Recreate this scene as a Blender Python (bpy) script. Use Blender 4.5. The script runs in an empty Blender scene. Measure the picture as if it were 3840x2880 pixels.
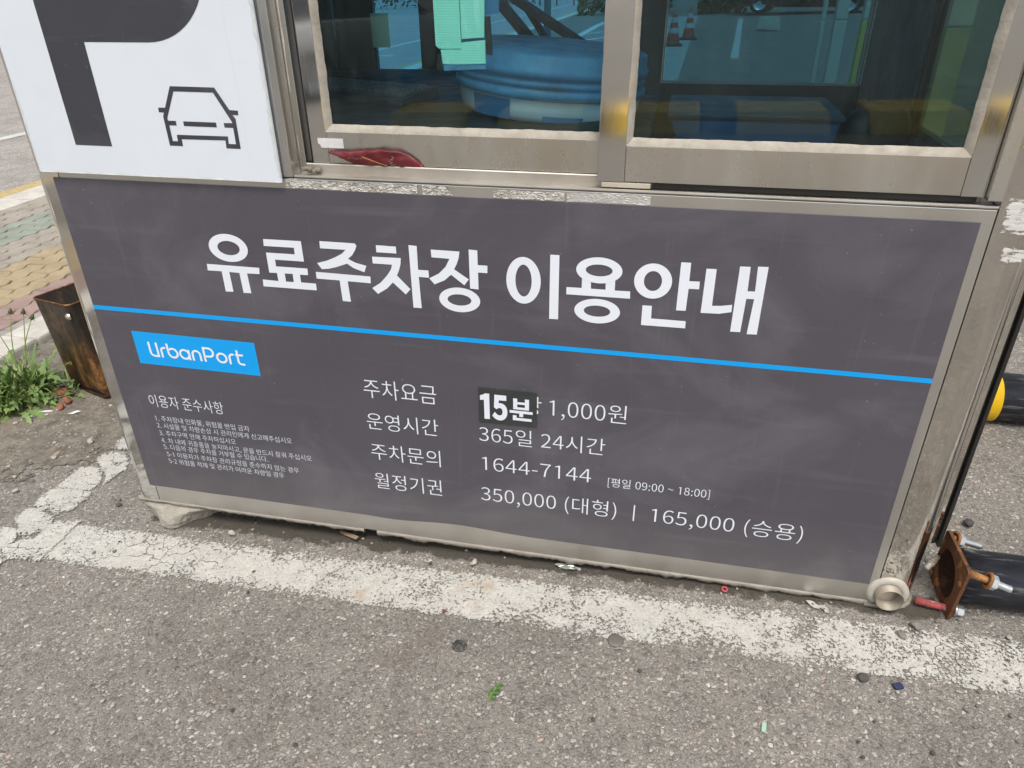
import bpy, bmesh, math, random
from mathutils import Vector, Matrix, noise as mnoise
R_ = math.radians
random.seed(7)
scene = bpy.context.scene
COL = scene.collection

# ------------------------------------------------------------------ camera, sky, sun, exposure
CAM = Vector((1.29145, -1.32257, 1.17805))
cd = bpy.data.cameras.new('camera'); cam = bpy.data.objects.new('camera', cd); COL.objects.link(cam)
right = Vector((0.97716442, 0.21225589, -0.00985545)); up = Vector((-0.09550849, 0.4801797, 0.87195504)); back = Vector((0.18980995, -0.85110216, 0.48948675))
M = Matrix((right, up, back)).transposed().to_4x4(); M.translation = CAM
cam.matrix_world = M
cd.sensor_width = 36; cd.lens = 25.528; cd.clip_start = 0.02; cd.clip_end = 600
scene.camera = cam

SUN_EL, SUN_AZ = 64, 165      # azimuth from north (+y), clockwise: light comes from behind the camera, a little to its right
w = bpy.data.worlds.new('World'); scene.world = w; w.use_nodes = True
wn, wl = w.node_tree.nodes, w.node_tree.links; wn.clear()
wo = wn.new('ShaderNodeOutputWorld'); bg = wn.new('ShaderNodeBackground'); sky = wn.new('ShaderNodeTexSky'); hs = wn.new('ShaderNodeHueSaturation')
sky.sky_type = 'NISHITA'; sky.sun_disc = False; sky.sun_elevation = R_(SUN_EL); sky.sun_rotation = R_(SUN_AZ); sky.air_density = 1.0; sky.dust_density = 4.0; sky.ozone_density = 1.0
hs.inputs['Saturation'].default_value = 0.35
wl.new(sky.outputs[0], hs.inputs['Color']); wl.new(hs.outputs[0], bg.inputs[0]); wl.new(bg.outputs[0], wo.inputs[0]); bg.inputs[1].default_value = 0.15
sd = bpy.data.lights.new('sun', 'SUN'); sd.energy = 1.5; sd.angle = R_(20); sd.color = (1.0, 0.95, 0.88)
so = bpy.data.objects.new('sun', sd); COL.objects.link(so)
sdir = Vector((math.sin(R_(SUN_AZ)) * math.cos(R_(SUN_EL)), math.cos(R_(SUN_AZ)) * math.cos(R_(SUN_EL)), math.sin(R_(SUN_EL))))
so.rotation_euler = sdir.to_track_quat('Z', 'Y').to_euler(); so.location = (0, -6, 8)
vs = scene.view_settings; vs.view_transform = 'Standard'; vs.look = 'None'; vs.exposure = 0.42; vs.gamma = 1; vs.use_curve_mapping = False

# ------------------------------------------------------------------ helpers
def ground_z(x, y=0): return -0.063 + 0.028 * (x - 1.9)
def ap(xa, za, d):
    "a point measured on the booth's front plane, moved to a plane d behind it (negative: in front)"
    k = (1.32257 + d) / 1.32257
    return CAM.x + (xa - CAM.x) * k, CAM.z + (za - CAM.z) * k

def tag(o, label=None, cat=None, group=None, kind=None):
    if label: o['label'] = label
    if cat: o['category'] = cat
    if group: o['group'] = group
    if kind: o['kind'] = kind
    return o
def empty(name, loc=(0, 0, 0), rot=(0, 0, 0)):
    o = bpy.data.objects.new(name, None); COL.objects.link(o); o.location = loc; o.rotation_euler = rot; o.empty_display_size = .05
    return o
def obj(name, data, mats=None, parent=None, smooth=False):
    o = bpy.data.objects.new(name, data); COL.objects.link(o)
    if mats is not None:
        for m in (mats if isinstance(mats, (list, tuple)) else [mats]): data.materials.append(m)
    if smooth:
        for p in data.polygons: p.use_smooth = True
    if parent: o.parent = parent
    return o

class MB:
    def __init__(s): s.bm = bmesh.new()
    def _new(s, vs, fs, mi=0):
        v = [s.bm.verts.new(p) for p in vs]
        for f in fs:
            try: fc = s.bm.faces.new([v[i] for i in f]); fc.material_index = mi
            except ValueError: pass
        return v
    def box(s, x0, x1, y0, y1, z0, z1, bev=0.0, mi=0):
        b = bmesh.new(); bmesh.ops.create_cube(b, size=1)
        for v in b.verts: v.co = ((x0 + x1) / 2 + v.co.x * (x1 - x0), (y0 + y1) / 2 + v.co.y * (y1 - y0), (z0 + z1) / 2 + v.co.z * (z1 - z0))
        if bev: bmesh.ops.bevel(b, geom=b.edges[:], offset=bev, segments=2, affect='EDGES', profile=.6)
        for f in b.faces: f.material_index = mi
        s.add(b); return s
    def add(s, b, M=None):
        if M is not None: bmesh.ops.transform(b, matrix=M, verts=b.verts[:])
        me = bpy.data.meshes.new('t'); b.to_mesh(me); b.free(); s.bm.from_mesh(me); bpy.data.meshes.remove(me); return s
    def prism(s, pts, axis, a0, a1, mi=0, bev=0.0):
        "extrude a 2-D outline along an axis ('x': pts are y,z; 'y': x,z; 'z': x,y)"
        def P(p, a): return {'x': (a, p[0], p[1]), 'y': (p[0], a, p[1]), 'z': (p[0], p[1], a)}[axis]
        b = bmesh.new(); n = len(pts)
        A = [b.verts.new(P(p, a0)) for p in pts]; B = [b.verts.new(P(p, a1)) for p in pts]
        fa = b.faces.new(A); fb = b.faces.new(B[::-1])
        for i in range(n): b.faces.new((A[i], B[i], B[(i + 1) % n], A[(i + 1) % n]))
        bmesh.ops.recalc_face_normals(b, faces=b.faces[:])
        if bev: bmesh.ops.bevel(b, geom=b.edges[:], offset=bev, segments=2, affect='EDGES')
        bmesh.ops.triangulate(b, faces=[f for f in b.faces if len(f.verts) > 4])
        for f in b.faces: f.material_index = mi
        s.add(b); return s
    def tube(s, path, r, n=12, mi=0, cap=True):
        path = [Vector(p) for p in path]; rr = r if isinstance(r, (list, tuple)) else [r] * len(path)
        rings = []; pu = None
        for i, p in enumerate(path):
            t = (path[min(i + 1, len(path) - 1)] - path[max(i - 1, 0)]).normalized()
            u = pu if pu is not None else (Vector((0, 0, 1)) if abs(t.z) < .9 else Vector((1, 0, 0)))
            u = (u - t * u.dot(t)).normalized(); pu = u; v = t.cross(u)
            rings.append([s.bm.verts.new(p + (u * math.cos(2 * math.pi * k / n) + v * math.sin(2 * math.pi * k / n)) * rr[i]) for k in range(n)])
        for a, b in zip(rings, rings[1:]):
            for k in range(n):
                f = s.bm.faces.new((a[k], a[(k + 1) % n], b[(k + 1) % n], b[k])); f.material_index = mi; f.smooth = True
        if cap:
            f = s.bm.faces.new(rings[0][::-1]); f.material_index = mi; f = s.bm.faces.new(rings[-1]); f.material_index = mi
        return s
    def lathe(s, prof, n=32, M=None, mi=0, close=False):
        "profile of (r, h) turned about z"
        b = bmesh.new(); rings = []
        for r, h in prof:
            rings.append([b.verts.new((max(r, 1e-5) * math.cos(2 * math.pi * k / n), max(r, 1e-5) * math.sin(2 * math.pi * k / n), h)) for k in range(n)])
        prs = list(zip(rings, rings[1:])) + ([(rings[-1], rings[0])] if close else [])
        for a, c in prs:
            for k in range(n):
                f = b.faces.new((a[k], a[(k + 1) % n], c[(k + 1) % n], c[k])); f.material_index = mi; f.smooth = True
        bmesh.ops.remove_doubles(b, verts=b.verts[:], dist=2e-5)
        s.add(b, M); return s
    def build(s, name, mats, parent=None, smooth=False, recalc=True):
        if recalc: bmesh.ops.recalc_face_normals(s.bm, faces=s.bm.faces[:])
        me = bpy.data.meshes.new(name); s.bm.to_mesh(me); s.bm.free()
        return obj(name, me, mats, parent, smooth)

def poly_mesh(loops, name='outline', bezier=False, offset=0.0, res=6):
    "fill 2-D outlines (holes included) into a flat mesh in x,y"
    c = bpy.data.curves.new(name, 'CURVE'); c.dimensions = '2D'; c.fill_mode = 'BOTH'; c.offset = offset; c.resolution_u = res
    for lp in loops:
        if bezier:
            sp = c.splines.new('BEZIER'); sp.bezier_points.add(len(lp) - 1)
            for bp, q in zip(sp.bezier_points, lp):
                bp.handle_left_type = bp.handle_right_type = 'FREE'
                bp.co = (q[2], q[3], 0); bp.handle_left = (q[0], q[1], 0); bp.handle_right = (q[4], q[5], 0)
        else:
            sp = c.splines.new('POLY'); sp.points.add(len(lp) - 1)
            for pt, q in zip(sp.points, lp): pt.co = (q[0], q[1], 0, 1)
        sp.use_cyclic_u = True
    return curve_to_mesh(c, name)
def curve_to_mesh(c, name):
    o = bpy.data.objects.new(name, c); COL.objects.link(o)
    dg = bpy.context.evaluated_depsgraph_get()
    me = bpy.data.meshes.new_from_object(o.evaluated_get(dg)); bpy.data.objects.remove(o); bpy.data.curves.remove(c)
    return me
def upright(me, y):
    "flat x,y mesh -> the vertical plane at y, facing the camera side"
    for v in me.vertices: v.co = (v.co.x, y, v.co.y)
    return me
def join_meshes(ms, name):
    b = bmesh.new()
    for m in ms: b.from_mesh(m); bpy.data.meshes.remove(m)
    me = bpy.data.meshes.new(name); b.to_mesh(me); b.free(); return me

# ------------------------------------------------------------------ materials
class N:
    "small node-tree helper"
    def __init__(s, name):
        s.m = bpy.data.materials.new(name); s.m.use_nodes = True; s.t = s.m.node_tree; s.n = s.t.nodes; s.n.clear()
        s.out = s.n.new('ShaderNodeOutputMaterial'); s.geo = None; s.tc = None
    def pos(s):
        if not s.geo: s.geo = s.n.new('ShaderNodeNewGeometry')
        return s.geo.outputs['Position']
    def ob(s):
        if not s.tc: s.tc = s.n.new('ShaderNodeTexCoord')
        return s.tc.outputs['Object']
    def L(s, a, b): s.t.links.new(a, b)
    def set(s, sock, v):
        if hasattr(v, 'is_linked') or hasattr(v, 'links'): s.L(v, sock)
        else:
            if isinstance(v, (tuple, list)) and len(v) == 3 and len(getattr(sock, 'default_value', [0] * 3)) == 4: v = (*v, 1)
            sock.default_value = v
    def scale(s, vec, sc, rot=(0, 0, 0), loc=(0, 0, 0)):
        m = s.n.new('ShaderNodeMapping'); s.L(vec, m.inputs[0]); m.inputs['Scale'].default_value = sc if isinstance(sc, (tuple, list)) else (sc,) * 3
        m.inputs['Rotation'].default_value = rot; m.inputs['Location'].default_value = loc
        return m.outputs[0]
    def noise(s, vec, sc, det=4, rough=.55, dist=0.0):
        n = s.n.new('ShaderNodeTexNoise'); s.L(vec, n.inputs['Vector']); n.inputs['Scale'].default_value = sc; n.inputs['Detail'].default_value = det
        n.inputs['Roughness'].default_value = rough; n.inputs['Distortion'].default_value = dist
        return n.outputs['Fac']
    def voro(s, vec, sc, feat='F1', rnd=1.0):
        n = s.n.new('ShaderNodeTexVoronoi'); s.L(vec, n.inputs['Vector']); n.inputs['Scale'].default_value = sc; n.feature = feat; n.inputs['Randomness'].default_value = rnd
        return n.outputs['Distance'], n.outputs.get('Color')
    def ramp(s, fac, stops, interp='LINEAR'):
        r = s.n.new('ShaderNodeValToRGB'); s.L(fac, r.inputs[0]); r.color_ramp.interpolation = interp; e = r.color_ramp.elements
        while len(e) < len(stops): e.new(.5)
        for el, (p, c) in zip(e, stops):
            el.position = p; el.color = (c, c, c, 1) if isinstance(c, (int, float)) else (*c, 1)
        return r.outputs[0]
    def mr(s, v, a, b, c=0.0, d=1.0):
        n = s.n.new('ShaderNodeMapRange'); s.L(v, n.inputs[0]); n.inputs[1].default_value = a; n.inputs[2].default_value = b; n.inputs[3].default_value = c; n.inputs[4].default_value = d
        return n.outputs[0]
    def math(s, op, a, b=0.0, c=None):
        n = s.n.new('ShaderNodeMath'); n.operation = op; s.set(n.inputs[0], a); s.set(n.inputs[1], b)
        if c is not None: s.set(n.inputs[2], c)
        return n.outputs[0]
    def mix(s, f, a, b, mode='MIX'):
        n = s.n.new('ShaderNodeMix'); n.data_type = 'RGBA'; n.blend_type = mode; s.set(n.inputs[0], f)
        for so_, v in ((n.inputs[6], a), (n.inputs[7], b)): s.set(so_, v)
        return n.outputs[2]
    def sep(s, v):
        n = s.n.new('ShaderNodeSeparateXYZ'); s.L(v, n.inputs[0]); return n.outputs
    def sepc(s, v):
        n = s.n.new('ShaderNodeSeparateColor'); s.L(v, n.inputs[0]); return n.outputs
    def bump(s, h, strength=.3, dist=.01, nrm=None):
        n = s.n.new('ShaderNodeBump'); s.L(h, n.inputs['Height']); n.inputs['Strength'].default_value = strength; n.inputs['Distance'].default_value = dist
        if nrm is not None: s.L(nrm, n.inputs['Normal'])
        return n.outputs[0]
    def bsdf(s, col, rough=.5, metal=0.0, spec=.5, nrm=None, **kw):
        p = s.n.new('ShaderNodeBsdfPrincipled'); s.set(p.inputs['Base Color'], col); s.set(p.inputs['Roughness'], rough); s.set(p.inputs['Metallic'], metal)
        s.set(p.inputs['Specular IOR Level'], spec)
        if nrm is not None: s.L(nrm, p.inputs['Normal'])
        for k, v in kw.items(): s.set(p.inputs[k.replace('_', ' ')], v)
        return p.outputs[0]
    def mixsh(s, f, a, b):
        n = s.n.new('ShaderNodeMixShader'); s.set(n.inputs[0], f); s.L(a, n.inputs[1]); s.L(b, n.inputs[2]); return n.outputs[0]
    def transp(s, col=(1, 1, 1)):
        n = s.n.new('ShaderNodeBsdfTransparent'); s.set(n.inputs[0], col); return n.outputs[0]
    def done(s, sh): s.L(sh, s.out.inputs[0]); return s.m

def simple(name, c1, c2=None, rough=.5, metal=0, spec=.5, nsc=8, bsc=60, bstr=.15, bdist=.002, stretch=(1, 1, 1), lo=.35, hi=.7, obj_space=False):
    "two-tone procedural surface with fine relief"
    n = N(name); v = n.scale(n.ob() if obj_space else n.pos(), stretch)
    f = n.noise(v, nsc, 6, .6); c = n.mix(n.mr(f, lo, hi), c1, c2 or tuple(x * .75 for x in c1))
    r = n.mr(n.noise(v, nsc * 2.3, 4), .3, .7, rough * .8, min(1, rough * 1.2))
    return n.done(n.bsdf(c, r, metal, spec, n.bump(n.noise(v, bsc, 5, .6), bstr, bdist)))

def asphalt(name, tint=(1, 1, 1), bright=1.0, far=False):
    n = N(name); p = n.pos()
    warp = n.n.new('ShaderNodeVectorMath'); warp.operation = 'ADD'
    nz = n.n.new('ShaderNodeTexNoise'); n.L(p, nz.inputs['Vector']); nz.inputs['Scale'].default_value = 90; nz.inputs['Detail'].default_value = 3
    sc = n.n.new('ShaderNodeVectorMath'); sc.operation = 'SCALE'; n.L(nz.outputs['Color'], sc.inputs[0]); sc.inputs['Scale'].default_value = .010
    n.L(p, warp.inputs[0]); n.L(sc.outputs[0], warp.inputs[1]); pw = warp.outputs[0]
    T = lambda c: tuple(a * b * bright for a, b in zip(c, tint))
    eA, _ = n.voro(pw, 116, 'DISTANCE_TO_EDGE'); eB, _ = n.voro(pw, 230, 'DISTANCE_TO_EDGE'); dA, cA = n.voro(pw, 116); dB, cB = n.voro(pw, 230); dC, cC = n.voro(pw, 390)
    rA, rB, rC = n.sepc(cA), n.sepc(cB), n.sepc(cC)
    grit = n.mix(n.mr(n.noise(p, 520, 3, .7), .3, .7), T((.105, .096, .084)), T((.205, .188, .165)))
    grit = n.mix(n.math('MULTIPLY', n.mr(rC[0], .30, 1.0), n.mr(dC, .65, .35)), grit, T((.235, .216, .19)))
    colB = n.ramp(rB[1], [(0, T((.11, .102, .09))), (.3, T((.13, .119, .104))), (.62, T((.215, .199, .175))), (.9, T((.30, .28, .25))), (1.0, T((.36, .33, .29)))])
    mB = n.math('MULTIPLY', n.mr(eB, .06, .14), n.mr(rB[0], .40, .44))
    c = n.mix(mB, grit, colB)
    colA = n.ramp(rA[1], [(0, T((.125, .116, .103))), (.2, T((.150, .137, .120))), (.50, T((.245, .226, .198))), (.84, T((.335, .312, .277))), (.975, T((.43, .405, .365))), (.985, T((.33, .245, .20))), (1.0, T((.27, .19, .14)))])
    mA = n.math('MULTIPLY', n.mr(eA, .07, .15), n.mr(rA[0], .60, .64))
    c = n.mix(mA, c, colA)
    # dark rims round the exposed stones, stains and wheel-polished patches with shapes of their own
    rim = n.math('MULTIPLY', n.mr(n.math('ABSOLUTE', n.math('SUBTRACT', eA, .05)), .05, .0), n.mr(rA[0], .66, .69))
    c = n.mix(n.math('MULTIPLY', rim, .5), c, T((.06, .053, .046)))
    big = n.noise(p, 1.9, 5, .6, .4); c = n.mix(1.0, c, n.ramp(big, [(.3, .80), (.5, 1.0), (.7, 1.13)]), 'MULTIPLY')
    med = n.noise(p, 9, 5, .65); c = n.mix(1.0, c, n.ramp(med, [(.3, .86), (.5, 1.0), (.7, 1.1)]), 'MULTIPLY')
    st = n.noise(p, 5.2, 3, .5, .6); c = n.mix(n.mr(st, .66, .78, 0, .45), c, T((.12, .092, .07)))
    h = n.math('ADD', n.math('MULTIPLY', mA, n.mr(eA, .05, .3, .4, 1.0)), n.math('MULTIPLY', mB, n.mr(eB, .05, .3, .2, .55)))
    h = n.math('ADD', h, n.math('MULTIPLY', n.noise(p, 260, 4, .7), .55))
    return n.done(n.bsdf(c, n.mr(n.noise(p, 120, 2), .3, .7, .7, .95), 0, .3, n.bump(h, .0 if far else .62, .006)))

def paint_marking(name, col, wear0, wear1, axis_x=(-.4, 2.2)):
    "road paint sheet, worn through to the stone below; more worn towards one end"
    n = N(name); p = n.pos(); x = n.sep(p)[0]
    at_ = n.n.new('ShaderNodeAttribute'); at_.attribute_name = 'border'; bd = at_.outputs['Fac']
    w1 = n.noise(p, 105, 6, .74); w2 = n.noise(p, 14, 5, .6); w3 = n.noise(p, 300, 3, .75)
    f = n.math('ADD', n.math('MULTIPLY', w1, .55), n.math('ADD', n.math('MULTIPLY', w2, .42), n.math('MULTIPLY', w3, .45)))
    dV, cV = n.voro(p, 150); f = n.math('ADD', f, n.mr(dV, .2, .7, .05, -.05))
    thr = n.mr(x, axis_x[0], axis_x[1], wear0, wear1)
    f = n.math('ADD', f, n.mr(bd, 0, 1, -.20, .0))
    mask = n.mr(n.math('SUBTRACT', f, thr), -.010, .014)
    wp = n.n.new('ShaderNodeTexNoise'); n.L(p, wp.inputs['Vector']); wp.inputs['Scale'].default_value = 40; wp.inputs['Detail'].default_value = 4
    wv = n.n.new('ShaderNodeVectorMath'); wv.operation = 'MULTIPLY_ADD'; n.L(wp.outputs['Color'], wv.inputs[0]); wv.inputs[1].default_value = (.03, .03, .03); n.L(p, wv.inputs[2])
    d2, _ = n.voro(wv.outputs[0], 13, 'DISTANCE_TO_EDGE')
    crk = n.math('MAXIMUM', n.mr(d2, .004, .02, 0.0, 1.0), n.mr(n.noise(p, 6.0, 3), .42, .47))
    mask = n.math('MULTIPLY', mask, crk)
    c = n.mix(n.mr(n.noise(p, 30, 6, .65), .35, .7), col, tuple(a * .8 for a in col))
    c = n.mix(n.mr(n.noise(p, 150, 4, .7), .48, .72, 0, .6), c, tuple(a * .55 for a in col))
    c = n.mix(n.mr(n.noise(p, 7, 3), .68, .75, 0, .5), c, (.36, .25, .15))
    sh = n.bsdf(c, .75, 0, .3, n.bump(n.math('ADD', w1, n.math('MULTIPLY', n.noise(p, 300, 3), .4)), .8, .004))
    return n.done(n.mixsh(mask, n.transp(), sh))

def steel(name, base=(.60, .585, .555), rough=.32, brush='x', wav=0.0, dirt=.25, wavsc=40):
    n = N(name); p = n.pos()
    st = {'x': (6.0, 1400, 1400), 'z': (1400, 1400, 6.0), 'n': (40, 40, 40)}[brush]
    br = n.noise(n.scale(p, st), 1.0, 4, .6)
    if brush == 'n' and wav == 0: br = n.noise(n.scale(p, (25, 25, 3)), 1.0, 3, .5)
    sm = n.noise(p, 3.2, 6, .65); sm2 = n.noise(n.scale(p, (9, 9, 2.2)), 1.0, 5, .6)
    c = n.mix(n.mr(br, .3, .7), base, tuple(a * .96 for a in base))
    dm = n.math('MULTIPLY', n.mr(sm, .45, .72), dirt)
    c = n.mix(dm, c, (.40, .36, .30))
    met = n.mr(n.math('MULTIPLY', n.mr(sm2, .4, .75), dirt), 0, 1, 1.0, .35)
    r = n.math('ADD', n.mr(br, .25, .75, rough * .8, rough * 1.25), n.math('MULTIPLY', dm, .25))
    h = n.math('ADD', n.math('MULTIPLY', br, .25), n.math('MULTIPLY', n.noise(p, wavsc, 3, .5), wav))
    return n.done(n.bsdf(c, r, met, .5, n.bump(h, .035 if wav == 0 else .22, .0022)))

def glass(name, tint, refl=1.0, haze=.03, hazecol=(.55, .62, .62), dusty=True):
    "thin tinted pane: mirror part by Fresnel, the rest passes through the tint; dust and scratches scatter a little"
    n = N(name); p = n.pos()
    fr = n.n.new('ShaderNodeFresnel'); fr.inputs[0].default_value = 1.5
    g = n.n.new('ShaderNodeBsdfGlossy'); g.inputs['Roughness'].default_value = .004; g.inputs['Color'].default_value = (.95, 1, 1, 1)
    base = n.mixsh(n.math('MULTIPLY', fr.outputs[0], refl * .42), n.transp(tint), g.outputs[0])
    d = n.n.new('ShaderNodeBsdfDiffuse'); d.inputs[0].default_value = (*hazecol, 1)
    speck = n.mr(n.noise(p, 900, 2, .6), .72, .80, 0, .45); film = n.mr(n.noise(n.scale(p, (30, 30, 5)), 1, 5, .65), .4, .8, haze * .4, haze * 1.6)
    scr = n.mr(n.noise(n.scale(p, (6, 6, 700), (0, .06, 0)), 1.0, 1), .80, .84, 0, .12)
    if not dusty: return n.done(base)
    return n.done(n.mixsh(n.math('MAXIMUM', n.math('MAXIMUM', speck, scr), film), base, d.outputs[0]))

def rust(name, deep=(.045, .026, .018), mid=(.20, .085, .035), lightc=(.33, .15, .06), nsc=14, metal=.2, obj_space=True, bias=0.0):
    n = N(name); v = n.ob() if obj_space else n.pos()
    f = n.noise(v, nsc, 8, .68, .4); g = n.noise(v, nsc * 7, 5, .7)
    k = n.math('ADD', n.math('MULTIPLY', f, .75), n.math('MULTIPLY', g, .25))
    c = n.ramp(k, [(.36 + bias, deep), (.46 + bias, mid), (.52 + bias, tuple(a * .6 for a in mid)), (.60 + bias, lightc)])
    return n.done(n.bsdf(c, n.mr(g, .3, .7, .55, .9), metal, .4, n.bump(n.math('ADD', k, n.math('MULTIPLY', n.noise(v, nsc * 20, 3), .3)), .5, .003)))

m = {}
m['asphalt'] = asphalt('asphalt', bright=1.27)
m['road'] = asphalt('road_asphalt', (1.0, 1.0, 1.03), 1.6, far=True)
m['paint'] = paint_marking('white_road_paint', (.56, .54, .49), .615, .665)
m['paint_flake'] = paint_marking('flaking_road_paint', (.56, .54, .49), .615, .615)
m['paint_far'] = simple('far_road_paint', (.55, .55, .53), (.42, .42, .40), .8)
m['paint_yellow'] = simple('yellow_road_paint', (.50, .36, .14), (.30, .25, .15), .8, nsc=30)
m['steel'] = steel('brushed_steel', rough=.34)
m['steel_v'] = steel('brushed_steel_upright', base=(.63, .625, .605), rough=.055, brush='z', dirt=.10)
m['steel_rail'] = steel('brushed_steel_rail', base=(.60, .59, .57), rough=.24, brush='n', dirt=.30)
m['steel_mirror'] = steel('polished_wavy_steel', base=(.66, .63, .58), rough=.035, brush='n', wav=.8, dirt=.06, wavsc=30)
m['steel_sill'] = steel('window_track_steel', base=(.50, .475, .43), rough=.42, dirt=.8)
m['black_rubber'] = simple('black_rubber', (.012, .012, .011), (.02, .018, .016), .45)
m['inside'] = simple('grey_inside_panel', (.10, .10, .105), (.07, .07, .075), .6)

def vinyl(name, base, rough=.34, mott=.12, bstr=.12, bsc=520, speck=True, specc=(.42, .40, .42)):
    n = N(name); p = n.pos()
    c = n.mix(n.mr(n.noise(p, 2.6, 5, .6), .3, .7), base, tuple(a * (1 + mott * 2) for a in base))
    if speck:
        sp = n.mr(n.noise(p, 160, 2, .5), .765, .80, 0, .55); c = n.mix(sp, c, specc)
        scr = n.mr(n.noise(n.scale(p, (14, 14, 160), (0, .5, 0)), 1, 3, .6), .76, .84, 0, .25); c = n.mix(scr, c, specc)
        hz = n.mr(n.noise(n.scale(p, (3.2, 3.2, 4.5)), 1, 5, .6, .8), .50, .74, 0, .12); c = n.mix(hz, c, specc)  # pale clouding in the colour imitates the film's uneven sheen
        wipe = n.mr(n.noise(n.scale(p, (2.0, 2.0, 26), (0, .35, 0)), 1, 4, .6), .58, .74, 0, .07); c = n.mix(wipe, c, specc)
        drip = n.mr(n.noise(n.scale(p, (70, 70, 2.5)), 1, 3, .6), .60, .74, 0, .06); c = n.mix(drip, c, (.30, .28, .24))
        dirt = n.mr(n.sep(p)[2], .0, .16, .42, 0); c = n.mix(n.math('MULTIPLY', dirt, n.noise(p, 11, 4)), c, (.17, .155, .13))
    weave = n.noise(n.scale(p, (bsc, bsc, bsc * .35)), 1.0, 2, .5); wob = n.noise(p, 5, 3, .5)
    h = n.math('ADD', weave, n.math('MULTIPLY', wob, 9.0))
    return n.done(n.bsdf(c, n.mr(n.noise(p, 40, 4), .3, .7, rough * .85, rough * 1.2), 0, .45, n.bump(h, bstr, .0015)))
m['sign_grey'] = vinyl('dark_grey_sign_vinyl', (.070, .065, .079))
m['letter_white'] = vinyl('white_letter_vinyl', (.70, .735, .79), .5, .03, .05, speck=False)
m['sign_blue'] = vinyl('blue_sign_vinyl', (.0, .315, .76), .4, .03, .06, speck=False)
m['board_white'] = vinyl('white_sign_board', (.64, .685, .735), .45, .02, .06, speck=True, specc=(.40, .40, .40))
m['letter_dark'] = vinyl('dark_letter_vinyl', (.036, .037, .045), .45, .1, .10)
m['sticker_black'] = vinyl('dark_sticker', (.030, .035, .035), .35, .15, .1)
m['sealant'] = simple('beige_sealant', (.40, .365, .31), (.29, .26, .21), .85, nsc=34, bsc=180, bstr=.5, bdist=.003)
m['foam'] = simple('grey_foam_strip', (.52, .48, .42), (.40, .36, .31), .85, nsc=30, bsc=220, bstr=.5)
m['old_silver'] = simple('wrinkled_silver_paint', (.58, .56, .52), (.42, .39, .34), .5, metal=.4, nsc=45, bsc=75, bstr=1.0, bdist=.008, lo=.45, hi=.6)
m['trim'] = simple('dull_silver_flashing', (.30, .275, .235), (.23, .205, .17), .65, metal=.3, nsc=22, bsc=120, bstr=.6, bdist=.003)
m['concrete'] = simple('weathered_concrete', (.34, .315, .265), (.24, .22, .18), .9, nsc=16, bsc=130, bstr=.7, bdist=.004)
m['glass_front'] = glass('front_glass', (.84, .96, .97), 1.0, .012)
m['glass_blue'] = glass('blue_film_glass', (.34, .60, .76), .6, dusty=False)
m['glass_teal'] = glass('grey_teal_film_glass', (.25, .42, .50), .6, dusty=False)
m['dark_lam'] = simple('dark_desk_laminate', (.016, .017, .021), (.022, .022, .025), .6)

# ------------------------------------------------------------------ the setting
def sheet(name, pts, z_off, mat, kind='structure'):
    me = bpy.data.meshes.new(name); me.from_pydata([(x, y, ground_z(x) + z_off) for x, y in pts], [], [list(range(len(pts)))])
    o = obj(name, me, mat); tag(o, kind=kind); return o
sheet('ground', [(-300, -300), (300, -300), (300, 300), (-300, 300)], 0, m['asphalt'])
# front line of the bay: 15 cm wide, along the booth
def band(name, x0, x1, ylo, yhi, mat, z_off, step=.03, ny=8, soft=.014):
    xs = [x0 + (x1 - x0) * i / int((x1 - x0) / step) for i in range(int((x1 - x0) / step) + 1)]; V, A = [], []
    for x in xs:
        a_, b_ = ylo(x), yhi(x); ex = .012
        for j in range(ny + 1):
            y = a_ - ex + (b_ - a_ + 2 * ex) * j / ny; V.append((x, y, ground_z(x) + z_off)); A.append(max(-1, min(1, min(y - a_, b_ - y, x - x0 + .004) / soft)))
    k = ny + 1; F = [(i * k + j, (i + 1) * k + j, (i + 1) * k + j + 1, i * k + j + 1) for i in range(len(xs) - 1) for j in range(ny)]
    me = bpy.data.meshes.new(name); me.from_pydata(V, [], F); at = me.attributes.new('border', 'FLOAT', 'POINT'); at.data.foreach_set('value', A)
    return tag(obj(name, me, mat), kind='structure')
wob = lambda x, s: .004 * mnoise.noise(Vector((x * 14, s, 0))) + .003 * mnoise.noise(Vector((x * 45, s, 3)))
n = N('painted_contact_shade'); p = n.pos(); at_ = n.n.new('ShaderNodeAttribute'); at_.attribute_name = 'border'
shade_mask = n.mr(n.math('ADD', at_.outputs['Fac'], n.mr(n.noise(p, 30, 6, .7), .3, .7, -.9, .55)), .0, .55, 0, .85)
m['contact_shade'] = n.done(n.mixsh(shade_mask, n.transp(), n.bsdf(n.mix(n.noise(p, 180, 4, .7), (.045, .039, .032), (.135, .118, .095)), .9, 0, .25, n.bump(n.noise(p, 200, 4, .7), .8, .005))))
band('contact_shade_strip', -.03, 1.96, lambda x: -.030 + .012 * mnoise.noise(Vector((x * 6, 2, 0))), lambda x: .06, m['contact_shade'], .0025, ny=10, soft=.03)  # booth's contact shadow painted on the ground as a dark, ragged-edged sheet
band('front_parking_line', -.25, 5.0, lambda x: -.212 + .008 * (x + .25) / 2 + wob(x, 1), lambda x: -.060 + .012 * (x + .2) / 2 + wob(x, 2), m['paint'], .003)
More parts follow.
